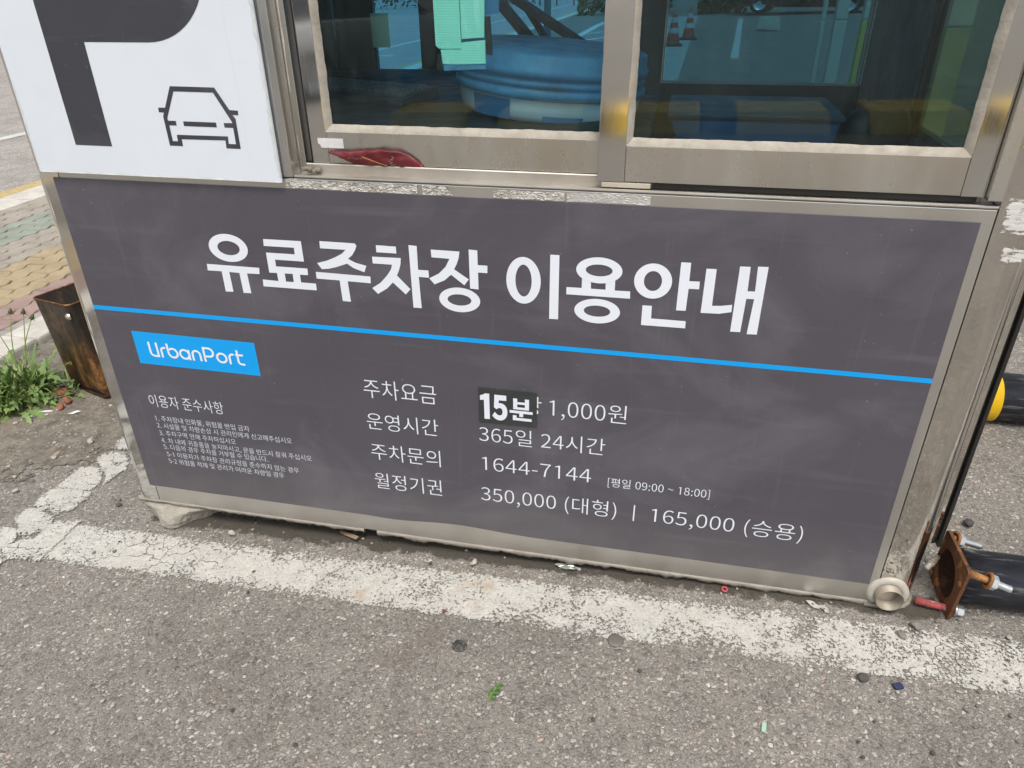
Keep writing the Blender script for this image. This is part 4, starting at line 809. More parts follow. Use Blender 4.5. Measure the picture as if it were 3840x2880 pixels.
st = [simple('pale_stone', (.43, .40, .345), (.33, .30, .255), .9, nsc=60, bsc=300, bstr=.5, obj_space=True), simple('grey_stone', (.20, .185, .165), (.145, .135, .12), .9, nsc=60, bsc=300, bstr=.5, obj_space=True),
      simple('dark_stone', (.055, .052, .050), (.10, .095, .09), .85, nsc=90, bsc=300, bstr=.6, obj_space=True), simple('tan_stone', (.31, .245, .18), (.24, .195, .15), .9, nsc=60, bsc=300, bstr=.5, obj_space=True), simple('rusty_stone', (.17, .065, .035), (.09, .04, .025), .85, nsc=90, bsc=300, bstr=.6, obj_space=True)]
def P1(name, size, loc, mat, seed, label, cat, **k):
    k.setdefault('rough', .55); return tag(rock(name, tuple(a * .58 for a in size), loc, mat, seed, **k), label, cat)
P1('stone', (.019, .013, .013), (.237, -.030), st[0], 11, 'pale angular stone lying just inside the white line near the concrete block', 'stone', rough=.5)
P1('stone', (.014, .017, .010), (.901, -.027), st[0], 12, 'pale rounded stone on the inner edge of the white line, mid booth', 'stone')
P1('stone', (.0075, .0075, .007), (.875, -.192), st[4], 13, 'small rust brown nugget on the outer edge of the white line', 'stone')
P1('stone', (.021, .019, .014), (1.761, -.212), st[2], 14, 'squarish dark speckled stone at the outer edge of the white line, lower right', 'stone', rough=.25)
P1('stone', (.022, .020, .012), (1.898, -.050), st[1], 15, 'round grey stone on the ground below the drain pipe corner', 'stone')
P1('stone', (.024, .014, .010), (1.862, -.082), st[1], 16, 'flat elongated grey stone on the white line below the drain pipe', 'stone')
P1('stone', (.017, .012, .008), (-.154, .027), st[2], 17, 'dark lump on the asphalt left of the concrete block', 'stone')
P1('stone', (.0075, .007, .005), (.369, -.150), st[4], 18, 'dark red pebble in the middle of the white line', 'stone')
P1('stone', (.026, .019, .016), (2.111, .330), st[2], 19, 'black coal-like lump on the asphalt right of the booth', 'stone', rough=.6)
# loose grit and pebbles: one mesh per kind, copied
protos = []
for i in range(8):
    o = rock('pebble', (1, random.Random(i).uniform(.65, .95), random.Random(i + 9).uniform(.4, .65)), (0, 0), st[(0, 1, 1, 0, 3, 1, 2, 0)[i]], 40 + i, rough=.45)
    tag(o, 'small loose pebble lying on the ground around the booth', 'pebble', 'loose pebbles around the booth'); protos.append(o)
rp_ = random.Random(5); n_p = 0; spots = []
def zone(n, fx_, fy_, s0, s1, kinds=range(8)):
    for _ in range(n): spots.append((fx_(), fy_(), rp_.uniform(s0, s1), rp_.choice(list(kinds))))
U = rp_.uniform
zone(34, lambda: U(.1, 1.8), lambda: U(-.06, .015), .0022, .0055)
zone(60, lambda: U(-1.1, -.15), lambda: U(-.15, .85), .0035, .010, (0, 0, 3, 1, 7))
zone(46, lambda: U(1.92, 2.75), lambda: U(-.12, .95), .003, .0075, (1, 2, 6, 1, 0))
zone(40, lambda: U(1.7, 2.25), lambda: U(-.45, .0), .0025, .006, (1, 2, 6, 1, 0))
zone(70, lambda: U(.1, 2.1), lambda: U(-.75, -.2), .0022, .0052)
zone(10, lambda: U(-.35, .1), lambda: U(-.5, .1), .003, .006)
used = set()
for x, y, s, k in spots:
    if k in used: o = protos[k].copy(); COL.objects.link(o)
    else: o = protos[k]; used.add(k)
    o.location = (x, y, ground_z(x) + .0025); o.scale = (s, s, s); o.rotation_euler = (0, 0, rp_.uniform(0, 6.28))
for k in range(8):
    if k not in used: bpy.data.objects.remove(protos[k])

# concrete block under the left corner of the booth
def block():
    gz = ground_z(.05); b = bmesh.new()
    def ring(z, pts): return [b.verts.new((x, y, z)) for x, y in pts]
    prof = [(gz - .004, 0), (gz + .010, 1), (gz + .033, 2), (gz + .043, 3), (-.0615, 4)]
    P0 = [(-.062, .14), (-.064, .035), (-.030, .004), (.000, -.006), (.022, -.030), (.040, -.043), (.066, -.043), (.080, -.030), (.092, -.004), (.118, .018), (.150, .042), (.158, .14)]
    P1_ = [(x, y - .001) for x, y in P0]
    P2 = [(-.064, .14), (-.063, .030), (-.032, .001), (.001, -.008), (.022, -.028), (.040, -.041), (.066, -.041), (.081, -.029), (.094, -.008), (.121, .012), (.154, .036), (.162, .14)]
    P3 = [(-.064, .14), (-.060, .014), (-.034, -.006), (.004, -.012), (.026, -.020), (.044, -.026), (.068, -.027), (.084, -.024), (.104, -.014), (.132, .000), (.168, .022), (.172, .14)]
    P4 = [(-.062, .14), (-.058, .012), (-.030, .000), (.004, -.004), (.026, -.008), (.044, -.010), (.070, -.010), (.088, -.010), (.112, -.006), (.140, .004), (.176, .020), (.180, .14)]
    rs = [ring(z, P) for z, P in zip((p[0] for p in prof), (P0, P1_, P2, P3, P4))]
    for a, c in zip(rs, rs[1:]):
        for i in range(len(a)): b.faces.new((a[i], a[(i + 1) % len(a)], c[(i + 1) % len(a)], c[i]))
    b.faces.new(rs[-1]); b.faces.new(rs[0][::-1]); bmesh.ops.recalc_face_normals(b, faces=b.faces[:])
    me = bpy.data.meshes.new('concrete_block'); b.to_mesh(me); b.free(); o = obj('concrete_block', me, m['concrete'], smooth=True)
    sm = o.modifiers.new('s', 'SUBSURF'); sm.levels = sm.render_levels = 4; sm.subdivision_type = 'CATMULL_CLARK'
    tx = bpy.data.textures.new('c', 'CLOUDS'); tx.noise_scale = .012; d = o.modifiers.new('d', 'DISPLACE'); d.texture = tx; d.strength = .007; d.texture_coords = 'LOCAL'
    return tag(o, 'rough concrete foot block under the left corner of the booth', 'block')
block()

# square tin standing left of the booth, burnt and rusted
TZ = ground_z(-.7)
tin = empty('tin_can', (-.675, .70, TZ), (R_(2.0), R_(-5.5), R_(-21)))
tag(tin, 'tall square burnt and rusty tin can standing behind the weeds', 'tin can')
n = N('burnt_tin'); v = n.ob(); f_ = n.math('ADD', n.math('MULTIPLY', n.noise(n.scale(v, (1, 1, .55)), 11, 8, .7, .6), .8), n.math('MULTIPLY', n.noise(v, 80, 5, .7), .2)); zz_ = n.sep(v)[2]
c = n.ramp(f_, [(.38, (.014, .012, .011)), (.47, (.055, .030, .018)), (.54, (.13, .062, .026)), (.63, (.40, .20, .07))])
soot = n.math('MULTIPLY', n.mr(n.math('ADD', zz_, n.math('MULTIPLY', n.noise(v, 9, 5, .6), .22)), .24, .42), .85); c = n.mix(soot, c, n.mix(n.noise(v, 14, 5), (.018, .016, .015), (.075, .066, .058)))
m['tin_out'] = n.done(n.bsdf(c, n.mr(n.noise(v, 40, 4), .3, .7, .3, .6), .55, .5, n.bump(n.noise(v, 160, 5, .7), .35, .003)))
m['rim_rust'] = rust('bright_rim_rust', (.05, .025, .012), (.20, .095, .035), (.45, .24, .09), 18, .5)
m['tin_in'] = rust('shaded_rusty_tin_inside', (.008, .007, .006), (.018, .012, .009), (.05, .028, .014), 9, .2, bias=.02)  # inside rust taken near-black, the hollow's shade put into the colour
def rsq(h, r=.022, n=5):
    o_ = []
    for cx, cy, a in ((h - r, h - r, 0), (-h + r, h - r, 90), (-h + r, -h + r, 180), (h - r, -h + r, 270)): o_ += arc(cx, cy, r, a, a + 90, n)
    return o_
def tin_body():
    b = bmesh.new(); H = .365; h = .119; rings = []
    lev = [(.0, .93), (.006, .985), (.012, 1), (.02, .99), (.03, .992), (.10, 1), (.20, 1), (.30, 1), (.35, 1), (H - .004, 1.012), (H, 1.006)]
    for z, k in lev:
        rings.append([b.verts.new((x * k * (1 + .004 * mnoise.noise(Vector((x * 20, y * 20, z * 12)))), y * k * (1 + .004 * mnoise.noise(Vector((x * 20, z * 12, y * 20)))), z + (0.006 * mnoise.noise(Vector((x * 9, y * 9, 3))) if z > .34 else 0))) for x, y in rsq(h)])
    inn = [[b.verts.new((v.co.x * .985, v.co.y * .985, v.co.z - d)) for v in rings[-1]] for d in (.0, .345)]
    n = len(rings[0])
    for ri, (a, c) in enumerate(zip(rings, rings[1:])):
        for i in range(n): f = b.faces.new((a[i], a[(i + 1) % n], c[(i + 1) % n], c[i])); f.smooth = True
    for a, c in ((rings[-1], inn[0]), (inn[0], inn[1])):
        for i in range(n): f = b.faces.new((a[i], a[(i + 1) % n], c[(i + 1) % n], c[i])); f.smooth = True; f.material_index = 1
    f = b.faces.new(inn[1]); f.material_index = 1; b.faces.new(rings[0][::-1])
    me = bpy.data.meshes.new('can_body'); b.to_mesh(me); b.free(); return obj('can_body', me, [m['tin_out'], m['tin_in']], tin)
tin_body()
rim = MB(); pts = [(x * 1.012, y * 1.012, .365 + .006 * mnoise.noise(Vector((x * 9, y * 9, 3)))) for x, y in rsq(.119)]
rim.tube(pts + [pts[0]], .0028, 8); rim.build('rolled_rim', m['rim_rust'], tin)
hd = MB(); hd.lathe([(.0001, .010), (.008, .009), (.012, .004), (.013, 0)], 16, Matrix.Translation((.106, -.120, .325)) @ Matrix.Rotation(R_(90), 4, 'X')); hd.build('handle_rivet', simple('bright_tin_rivet', (.75, .70, .60), (.55, .48, .38), .25, metal=.9), tin)

# weeds: leaves as serrated ribbons, flower stems with buds
m['leaf'] = simple('weed_leaf', (.175, .265, .075), (.11, .185, .045), .5, nsc=25, bsc=90, bstr=.2, lo=.3, hi=.7)
m['leaf_pale'] = simple('pale_weed_stem', (.22, .27, .075), (.15, .20, .05), .55, nsc=25)
m['bud'] = simple('dark_green_bud', (.055, .075, .028), (.10, .085, .03), .7, nsc=90)
m['petal'] = simple('yellow_petal', (.45, .30, .05), (.30, .2, .04), .6, nsc=90)
m['dry'] = simple('dry_leaf', (.20, .125, .065), (.11, .065, .035), .8, nsc=40)
def leaf_strip(b, base, az, length, rise, droop, width, r, mi=0, twist=.4, lobes=True):
    n = 16; d = Vector((math.cos(az), math.sin(az), 0)); s_ = Vector((-d.y, d.x, 0)); prev = None
    for i in range(n + 1):
        t = i / n; p = Vector(base) + d * (length * (t - .12 * t * t)) + Vector((0, 0, rise * t - droop * t * t))
        wd = width * (math.sin(math.pi * min(1, t * .95 + .05)) ** .7) * (1.0 if not lobes else (.45 + .75 * (1 if (i % 3 == 1) else .25))) * (.35 + .65 * min(1, t * 1.6))
        tw = twist * math.sin(t * 3 + az * 3); sv = s_ * math.cos(tw) + Vector((0, 0, 1)) * math.sin(tw)
        back_ = d * (-.35 * wd if i % 3 == 1 and lobes else 0)
        cur = [b.verts.new(p + sv * wd + back_), b.verts.new(p - Vector((0, 0, wd * .25))), b.verts.new(p - sv * wd + back_)]
        if prev:
            for k in range(2):
                f = b.faces.new((prev[k], cur[k], cur[k + 1], prev[k + 1])); f.material_index = mi; f.smooth = True
        prev = cur
def weed(name, loc, nl, size, stems, seed, label, group=None):
    r = random.Random(seed); root = empty(name, (loc[0], loc[1], ground_z(loc[0]) + .003)); tag(root, label, 'weed', group)
    b = bmesh.new()
    for i in range(nl):
        az = r.uniform(0, 6.28); L = size * r.uniform(.45, 1.0); bx_ = (r.gauss(0, .035), r.gauss(0, .035), .0)
        up_ = r.random(); rise = L * (.25 + 1.0 * up_); leaf_strip(b, bx_, az, L * (1 - .45 * up_), rise, L * r.uniform(.3, .95), .0120 * r.uniform(.6, 1.35), r, 1 if r.random() < .16 else 0)
    for i in range(int(nl * .6)):                                       # fine grassy leaves
        az = r.uniform(0, 6.28); L = size * r.uniform(.5, 1.05); leaf_strip(b, (r.gauss(0, .035), r.gauss(0, .035), 0), az, L * r.uniform(.3, .6), L * r.uniform(.6, 1.1), L * r.uniform(.2, .5), .0026, r, 1 if r.random() < .3 else 0, lobes=False)
    for i in range(int(nl * .12)):
        az = r.uniform(0, 6.28); leaf_strip(b, (r.gauss(0, .05), r.gauss(0, .05), .004), az, size * .4, .01, .012, .007, r, 2)
    me = bpy.data.meshes.new('leaves'); b.to_mesh(me); b.free(); obj('leaves', me, [m['leaf'], m['leaf_pale'], m['dry']], root)
    for (dx_, dy_, h_, open_) in stems:
        sm = MB(); bow = r.uniform(-.03, .03); path = [(dx_ * (t ** 1.3) + bow * math.sin(math.pi * t), dy_ * (t ** 1.3), h_ * t) for t in [i / 10 for i in range(11)]]
        sm.tube(path, [.0022 - .0008 * i / 10 for i in range(11)], 6); s_o = sm.build('stem', m['leaf_pale'], root)
        hd_ = MB(); T = Vector(path[-1]); D = (T - Vector(path[-2])).normalized(); Mx = Matrix.Translation(T) @ D.to_track_quat('Z', 'Y').to_matrix().to_4x4()
        hd_.lathe([(.0015, -.001), (.0058, .003), (.0068, .008), (.0052, .015), (.0026, .021), (.0001, .022)], 10, Mx)
        for k in range(8):
            a = k * .785; q0 = Mx @ Vector((math.cos(a) * .005, math.sin(a) * .005, .004)); q1 = Mx @ Vector((math.cos(a) * .012, math.sin(a) * .012, -.003 if k % 2 else .010)); hd_.tube([q0, (q0 + q1) / 2, q1], [.0018, .0013, .0004], 5)
        hd_.build('bud', m['bud'], s_o)
        if open_:
            pt_ = MB()
            for k in range(14):
                a = k * .45; q0 = Mx @ Vector((0, 0, .014)); q1 = Mx @ Vector((math.cos(a) * .006, math.sin(a) * .006, .025)); pt_.tube([q0, q1], [.0012, .0006], 4)
            pt_.build('petals', m['petal'], s_o)
    return root
weed('weed', (-.955, .56), 130, .25, [(-.05, .09, .27, 0), (.03, .07, .285, 0), (-.10, .04, .275, 0), (.0, .12, .24, 0), (.20, .01, .13, 1)], 1, 'tallest clump of green weeds with bud stems beside the rusty tin')
weed('weed', (-1.08, .50), 120, .24, [(-.03, .05, .25, 0), (.02, .08, .25, 0)], 2, 'green weed clump at the left edge of the picture')
weed('weed', (-.92, .48), 105, .19, [(.04, -.13, .015, 1)], 3, 'low green weed clump nearest the cigarette butts')
weed('weed', (-.82, .57), 20, .16, [], 4, 'small sprawling weed leaves at the foot of the rusty tin')
weed('weed', (-.98, .42), 44, .17, [(-.06, -.12, .03, 0)], 5, 'thin weed clump with a drooping stem above the grit')
# brick crumbs and dry leaves among the weeds
brick = simple('brick_crumb', (.30, .12, .065), (.20, .085, .05), .9, nsc=70, bsc=200, bstr=.6, obj_space=True)
for i, (x, y, s, lab) in enumerate([(-.745, .515, .020, 'reddish brick crumb nearest the tin'), (-.735, .475, .017, 'longer orange brick crumb in front of the tin'), (-.80, .56, .024, 'dark red brick crumb between weeds and tin'), (-.93, .40, .022, 'brown brick crumb under the front of the weeds'), (-1.02, .42, .018, 'brick crumb at the left edge under the weeds')]):
    tag(rock('brick_fragment', (s, s * .7, s * .6), (x, y), brick if i < 3 else st[3], 70 + i, rough=.5), lab, 'brick fragment')
P1('stone', (.055, .035, .022), (-1.03, .375), st[0], 77, 'pale flat broken slab at the left edge below the weeds', 'stone')
P1('stone', (.022, .018, .014), (-.47, .30), st[0], 78, 'pale stone on the grit close to the booth corner', 'stone', rough=.5)
P1('stone', (.026, .016, .013), (-.52, .22), st[3], 79, 'tan stone on the grit left of the flaking line', 'stone', rough=.5)

# cigarette ends, paper scrap, other litter
m['paper_w'] = simple('white_paper', (.74, .74, .73), (.66, .65, .63), .7, nsc=50)
def cig(loc, az, L, label):
    root = empty('cigarette_butt', (loc[0], loc[1], ground_z(loc[0]) + .0085), (0, R_(4), R_(az))); tag(root, label, 'cigarette butt', 'cigarette butts by the weeds')
    a = MB(); a.tube([(0, 0, 0), (L * .55, 0, 0), (L, 0, .0)], [.0040, .0039, .0034], 12); a.build('paper_tube', m['paper_w'], root)
    a = MB(); a.tube([(-.012, 0, 0), (-.0005, 0, 0)], [.0036, .0040], 12); a.build('filter', simple('stained_filter', (.62, .55, .42), (.50, .40, .26), .8, nsc=120), root)
cig((-.795, .405), 32, .052, 'white cigarette butt lying in front of its twin below the weeds'); cig((-.783, .437), 29, .036, 'shorter white cigarette butt tucked behind its twin under the leaves')
def scrap(name, pts, loc, mat, label, cat, lift=.003, seed=0):
    me = poly_mesh([pts], name); b = bmesh.new(); b.from_mesh(me); bpy.data.meshes.remove(me); bmesh.ops.triangulate(b, faces=b.faces[:])
    for _ in range(2): bmesh.ops.subdivide_edges(b, edges=b.edges[:], cuts=1); bmesh.ops.triangulate(b, faces=b.faces[:])
    for v in b.verts: v.co.z = lift * (1 + .9 * mnoise.noise(Vector((v.co.x * 45, v.co.y * 45, seed))))
    ex = bmesh.ops.extrude_face_region(b, geom=b.faces[:]); bmesh.ops.translate(b, verts=[g for g in ex['geom'] if isinstance(g, bmesh.types.BMVert)], vec=(0, 0, .0008)); bmesh.ops.recalc_face_normals(b, faces=b.faces[:])
    me = bpy.data.meshes.new(name); b.to_mesh(me); b.free(); o = obj(name, me, mat); o.location = (loc[0], loc[1], ground_z(loc[0]) + .004); return tag(o, label, cat)
scrap('paper_scrap', [(-.016, -.012), (.006, -.010), (.02, .010), (.0, .013)], (-.665, .455), m['paper_w'], 'small printed white paper scrap in front of the rusty tin', 'paper scrap')
scrap('foil_scrap', [(-.028, .000), (-.012, .010), (.02, .006), (.036, .002), (.020, -.008), (.002, -.010), (-.012, -.004)], (1.127, -.004), simple('silver_green_foil', (.52, .56, .50), (.36, .40, .35), .3, metal=.6, nsc=60), 'crumpled silvery foil scrap half under the front edge of the booth', 'foil scrap', lift=.006)
clip = [(-.030, .010), (-.018, .014), (-.008, .012), (-.004, .006), (.006, .004), (.014, .008), (.024, .006), (.030, -.004), (.032, -.014), (.022, -.016), (.018, -.006), (.010, -.002), (.006, -.008), (-.006, -.010), (-.018, -.004)]
cm = poly_mesh([clip, [(-.012 + .0035 * math.cos(a * .7), .003 + .0035 * math.sin(a * .7)) for a in range(9)]], 'metal_clip'); b = bmesh.new(); b.from_mesh(cm); ex = bmesh.ops.extrude_face_region(b, geom=b.faces[:]); bmesh.ops.translate(b, verts=[g for g in ex['geom'] if isinstance(g, bmesh.types.BMVert)], vec=(0, 0, .002)); bmesh.ops.recalc_face_normals(b, faces=b.faces[:]); b.to_mesh(cm); b.free()
o = obj('metal_clip', cm, simple('dull_zinc', (.50, .49, .45), (.40, .385, .35), .5, metal=.4, nsc=40)); o.location = (1.699, -.028, ground_z(1.7) + .005); o.rotation_euler = (0, 0, R_(-12)); o.scale = (.8, .8, 1); tag(o, 'thin grey metal clip with a hole, on the ground left of the drain pipe', 'metal clip')
rg = MB(); rg.lathe([(.0035, 0), (.0075, 0), (.0082, .0025), (.0075, .005), (.0035, .005)], 24, close=True); o = rg.build('plastic_ring', simple('pink_red_plastic', (.42, .045, .07), (.34, .06, .075), .5, nsc=60)); o.location = (1.499, -.010, ground_z(1.5) + .003); o.rotation_euler = (R_(14), R_(8), 0); tag(o, 'small red plastic ring on the ground under the booth edge', 'plastic ring')
def bead(name, size, loc, rot, mat, label, cat):
    o = MB().box(-size[0], size[0], -size[1], size[1], 0, size[2], min(size) * .35).build(name, mat); o.location = (loc[0], loc[1], ground_z(loc[0]) + .002); o.rotation_euler = (0, 0, rot); return tag(o, label, cat)
bead('glass_chip', (.0045, .0105, .005), (1.559, -.362), -.15, simple('pale_green_glass', (.38, .52, .42), (.30, .44, .36), .2), 'pale green glass chip on the asphalt, lower right', 'glass chip')
bead('plastic_chip', (.009, .007, .006), (1.825, -.219), .4, simple('navy_plastic', (.012, .02, .06), (.02, .03, .08), .4), 'dark blue plastic chip just outside the white line', 'plastic chip')
cap = MB(); cap.lathe([(.0001, .0035), (.013, .0035), (.0165, .0025), (.0175, 0)], 28); o = cap.build('flattened_cap', simple('dull_grey_cap', (.19, .17, .15), (.14, .125, .11), .6, metal=.4, nsc=60)); o.location = (1.265, -.203, ground_z(1.265) + .002); tag(o, 'flattened round grey cap at the outer edge of the white line', 'cap')
cap = MB(); cap.lathe([(.0001, .0022), (.012, .0022), (.0155, .0018), (.0165, 0)], 28); o = cap.build('flattened_cap', simple('dark_tar_disc', (.035, .034, .03), (.10, .095, .085), .6, nsc=120, lo=.5, hi=.55)); o.location = (.935, -.278, ground_z(.935) + .002); tag(o, 'flattened dark disc on the asphalt below the white line', 'cap')
sp = MB(); sp.prism([(-.028, .0025), (-.012, .0035), (.012, .0045), (.028, .0045), (.030, -.0045), (.010, -.0045), (-.014, -.004), (-.027, -.002)], 'z', 0, .0035, bev=.0006); o = sp.build('wood_splinter', simple('pale_wood', (.34, .25, .165), (.26, .18, .115), .8, nsc=60, stretch=(1, 6, 6))); o.location = (.552, .012, ground_z(.55) + .010); o.rotation_euler = (0, R_(-12), R_(-26)); o.scale = (1.25, 1.3, 1); tag(o, 'thin tan wood splinter poking out from under the booth front', 'wood splinter')
# small green sprig on the asphalt
sprig = empty('leaf_sprig', (1.036, -.386, ground_z(1.036) + .004), (0, 0, R_(72))); tag(sprig, 'fresh green leaf sprig lying on the bare asphalt in front', 'leaf sprig')
s_ = MB(); s_.tube([(-.022, 0, .002), (0, .001, .004), (.024, -.001, .003)], [.0009, .0008, .0006], 6); s_.build('stem', m['leaf_pale'], sprig)
for i in range(7):
    x = -.016 + i * .0062; sd_ = 1 if i % 2 else -1; b = bmesh.new(); leaf_strip(b, (x, 0, .003), sd_ * R_(42), .017 * (1 - .05 * i), .005, .004, .0036, random, 0, .3, lobes=False)
    me = bpy.data.meshes.new('leaf'); b.to_mesh(me); b.free(); obj('leaf', me, simple('sprig_leaf', (.07, .21, .02), (.045, .14, .015), .4) if i == 0 else bpy.data.materials['sprig_leaf'], sprig)
# snack packet on the sill
pk = empty('snack_packet', (.728, .0375, .8570), (R_(24), 0, 0)); tag(pk, 'crumpled dark red snack packet on the window sill', 'snack packet')
def packet():
    b = bmesh.new(); nx, ny = 34, 12; top = []
    # outline in x against height, leaning against the sash rail
    prof = [(-.100, .0235, .0255), (-.080, .018, .0262), (-.055, .002, .0275), (-.03, .0, .0290), (.010, .0, .0335), (.040, .0, .0325), (.060, .0, .0225), (.078, .0, .012), (.089, .0, .0)]
    def edge_(x):
        for (a, l0, h0), (c, l1, h1) in zip(prof, prof[1:]):
            if a <= x <= c: t = (x - a) / (c - a); return l0 + (l1 - l0) * t, h0 + (h1 - h0) * t
        return prof[-1][1:]
    g = []
    for i in range(nx + 1):
        x = -.100 + .189 * i / nx; lo, hi = edge_(x); row = []
        for j in range(ny + 1):
            t = j / ny; z = lo + (hi - lo) * t; bul = .003 * math.sin(math.pi * t) ** .8; cr = mnoise.noise(Vector((x * 55, z * 70, 1))) * .0055 + mnoise.noise(Vector((x * 120, z * 140, 4))) * .0022
            row.append(b.verts.new((x, -.001 + t * .004 - bul + cr, z)))
        g.append(row)
    for i in range(nx):
        for j in range(ny): b.faces.new((g[i][j], g[i + 1][j], g[i + 1][j + 1], g[i][j + 1])).smooth = True
    ex = bmesh.ops.extrude_face_region(b, geom=b.faces[:]); bmesh.ops.translate(b, verts=[q_ for q_ in ex['geom'] if isinstance(q_, bmesh.types.BMVert)], vec=(0, .0035, .0006)); bmesh.ops.recalc_face_normals(b, faces=b.faces[:])
    me = bpy.data.meshes.new('wrapper'); b.to_mesh(me); b.free(); return obj('wrapper', me, simple('dark_red_foil', (.15, .010, .016), (.10, .008, .012), .5, nsc=60, bsc=120, bstr=.3, obj_space=True), pk)
packet()
fr_ = MB()
for k in range(5): fr_.tube([(-.030 + k * .004, -.0052, .024 - .002 * k), (.006 + k * .003, -.0056, .009 - .001 * k)], .0008, 6)
fr_.build('picture_print', simple('golden_print', (.42, .25, .05), (.30, .15, .04), .5), pk)
wp_ = MB(); rr_ = random.Random(8)
for k in range(16):
    a_ = (.028 + rr_.uniform(-.004, .006), -.0062, .006 + k * .0014); wp_.tube([a_, (a_[0] + rr_.uniform(.001, .004), -.0064, a_[2] + rr_.uniform(-.001, .0015))], .00035, 4)
for k in range(9):
    a_ = (-.060 + k * .005, -.0056, .0205 + rr_.uniform(-.002, .001)); wp_.tube([a_, (a_[0] + .003, -.0058, a_[2] + rr_.uniform(-.0015, .0015))], .0003, 4)
wp_.build('pale_print', simple('pale_print', (.55, .42, .42), (.45, .30, .30), .5), pk)

# black bollard pipe lying by the right corner, with a rusty flange, bolts and nuts
pole = empty('steel_pole', (1.975, .06, ground_z(1.975) + .062)); PO = Vector((1.975, .06, ground_z(1.975) + .062))
tag(pole, 'black steel pipe lying on the ground with a rusty square flange, nearer the drain pipe', 'pole', 'fallen barrier poles')
m['pole_black'] = simple('scuffed_black_paint', (.020, .023, .032), (.040, .044, .056), .38, nsc=9, bsc=140, bstr=.12, stretch=(.6, 2, 2))
n = N('scratched_black_paint'); p = n.ob(); c = n.mix(n.mr(n.noise(n.scale(p, (3, 12, 12)), 2, 6, .7), .4, .7), (.012, .013, .018), (.040, .045, .060)); c = n.mix(n.mr(n.noise(n.scale(p, (10, 90, 90), (0, .3, .2)), 1, 4, .7), .56, .70, 0, .65), c, (.22, .22, .21))
m['pole_black'] = n.done(n.bsdf(c, n.mr(n.noise(p, 30, 4), .3, .7, .3, .5), 0, .5, n.bump(n.noise(p, 120, 4), .12, .002)))
m['rust'] = rust('flaky_rust', (.050, .024, .014), (.16, .066, .026), (.30, .125, .045), 26)
m['rust_bright'] = rust('orange_rust', (.16, .065, .022), (.33, .145, .045), (.42, .21, .075), 40)
m['zinc'] = simple('zinc_bolt', (.60, .62, .62), (.48, .50, .50), .35, metal=.8, nsc=60)
fl = .007                                                      # flange thickness
def Lp_(x, y, z): return Vector((x, y, z)) - PO
a = MB()
a.lathe([(.0595, .001), (.0595, 1.9), (.0560, 1.9), (.0560, .001)], 48, Matrix.Translation(-PO + Vector((1.975, .060, .0075))) @ Matrix.Rotation(R_(90), 4, 'Y') @ Matrix.Rotation(R_(0), 4, 'X'), close=True)
a.build('pipe', m['pole_black'], pole)
def flange():
    out = [(-.0165, -.0615), (-.029, .092), (.115, .088), (.1225, -.056)]
    hole = [(.060 + .055 * math.cos(R_(10 * i)), .0075 + .055 * math.sin(R_(10 * i))) for i in range(36)]
    rr = []
    for i, p_ in enumerate(out):                                # rounded corners
        A0 = Vector(out[i - 1]); P0 = Vector(p_); B0 = Vector(out[(i + 1) % 4])
        d1, d2 = (A0 - P0).normalized() * .009, (B0 - P0).normalized() * .009
        for t in (0, .33, .66, 1): rr.append(tuple((P0 + d1) * (1 - t) ** 2 + P0 * 2 * t * (1 - t) + (P0 + d2) * t * t))
    me = poly_mesh([rr, hole], 'flange'); b = bmesh.new(); b.from_mesh(me); bpy.data.meshes.remove(me)
    for v in b.verts: v.co = Vector((1.968, v.co.x, v.co.y)) - PO
    ex = bmesh.ops.extrude_face_region(b, geom=b.faces[:]); bmesh.ops.translate(b, verts=[q_ for q_ in ex['geom'] if isinstance(q_, bmesh.types.BMVert)], vec=(fl, 0, 0)); bmesh.ops.recalc_face_normals(b, faces=b.faces[:])
    me = bpy.data.meshes.new('flange'); b.to_mesh(me); b.free(); return obj('flange', me, m['rust'], pole)
flange()
a = MB(); a.lathe([(.0556, .0), (.0556, .35), (.0552, .35), (.0552, .0)], 40, Matrix.Translation(-PO + Vector((1.974, .060, .0075))) @ Matrix.Rotation(R_(90), 4, 'Y'), close=True); a.lathe([(.0001, .349), (.0552, .349)], 40, Matrix.Translation(-PO + Vector((1.974, .060, .0075))) @ Matrix.Rotation(R_(90), 4, 'Y')); a.build('pipe_bore', rust('dark_rust', (.018, .009, .006), (.06, .025, .014), (.10, .045, .02), 30), pole)
for yy, zz in ((-.014, .045), (.118, -.045)):
    a = MB(); a.lathe([(.0001, .003), (.006, .0025), (.0075, 0)], 10, Matrix.Translation(Lp_(1.968, yy, zz)) @ Matrix.Rotation(R_(-90), 4, 'Y')); a.build('rivet', m['rust_bright'], pole)
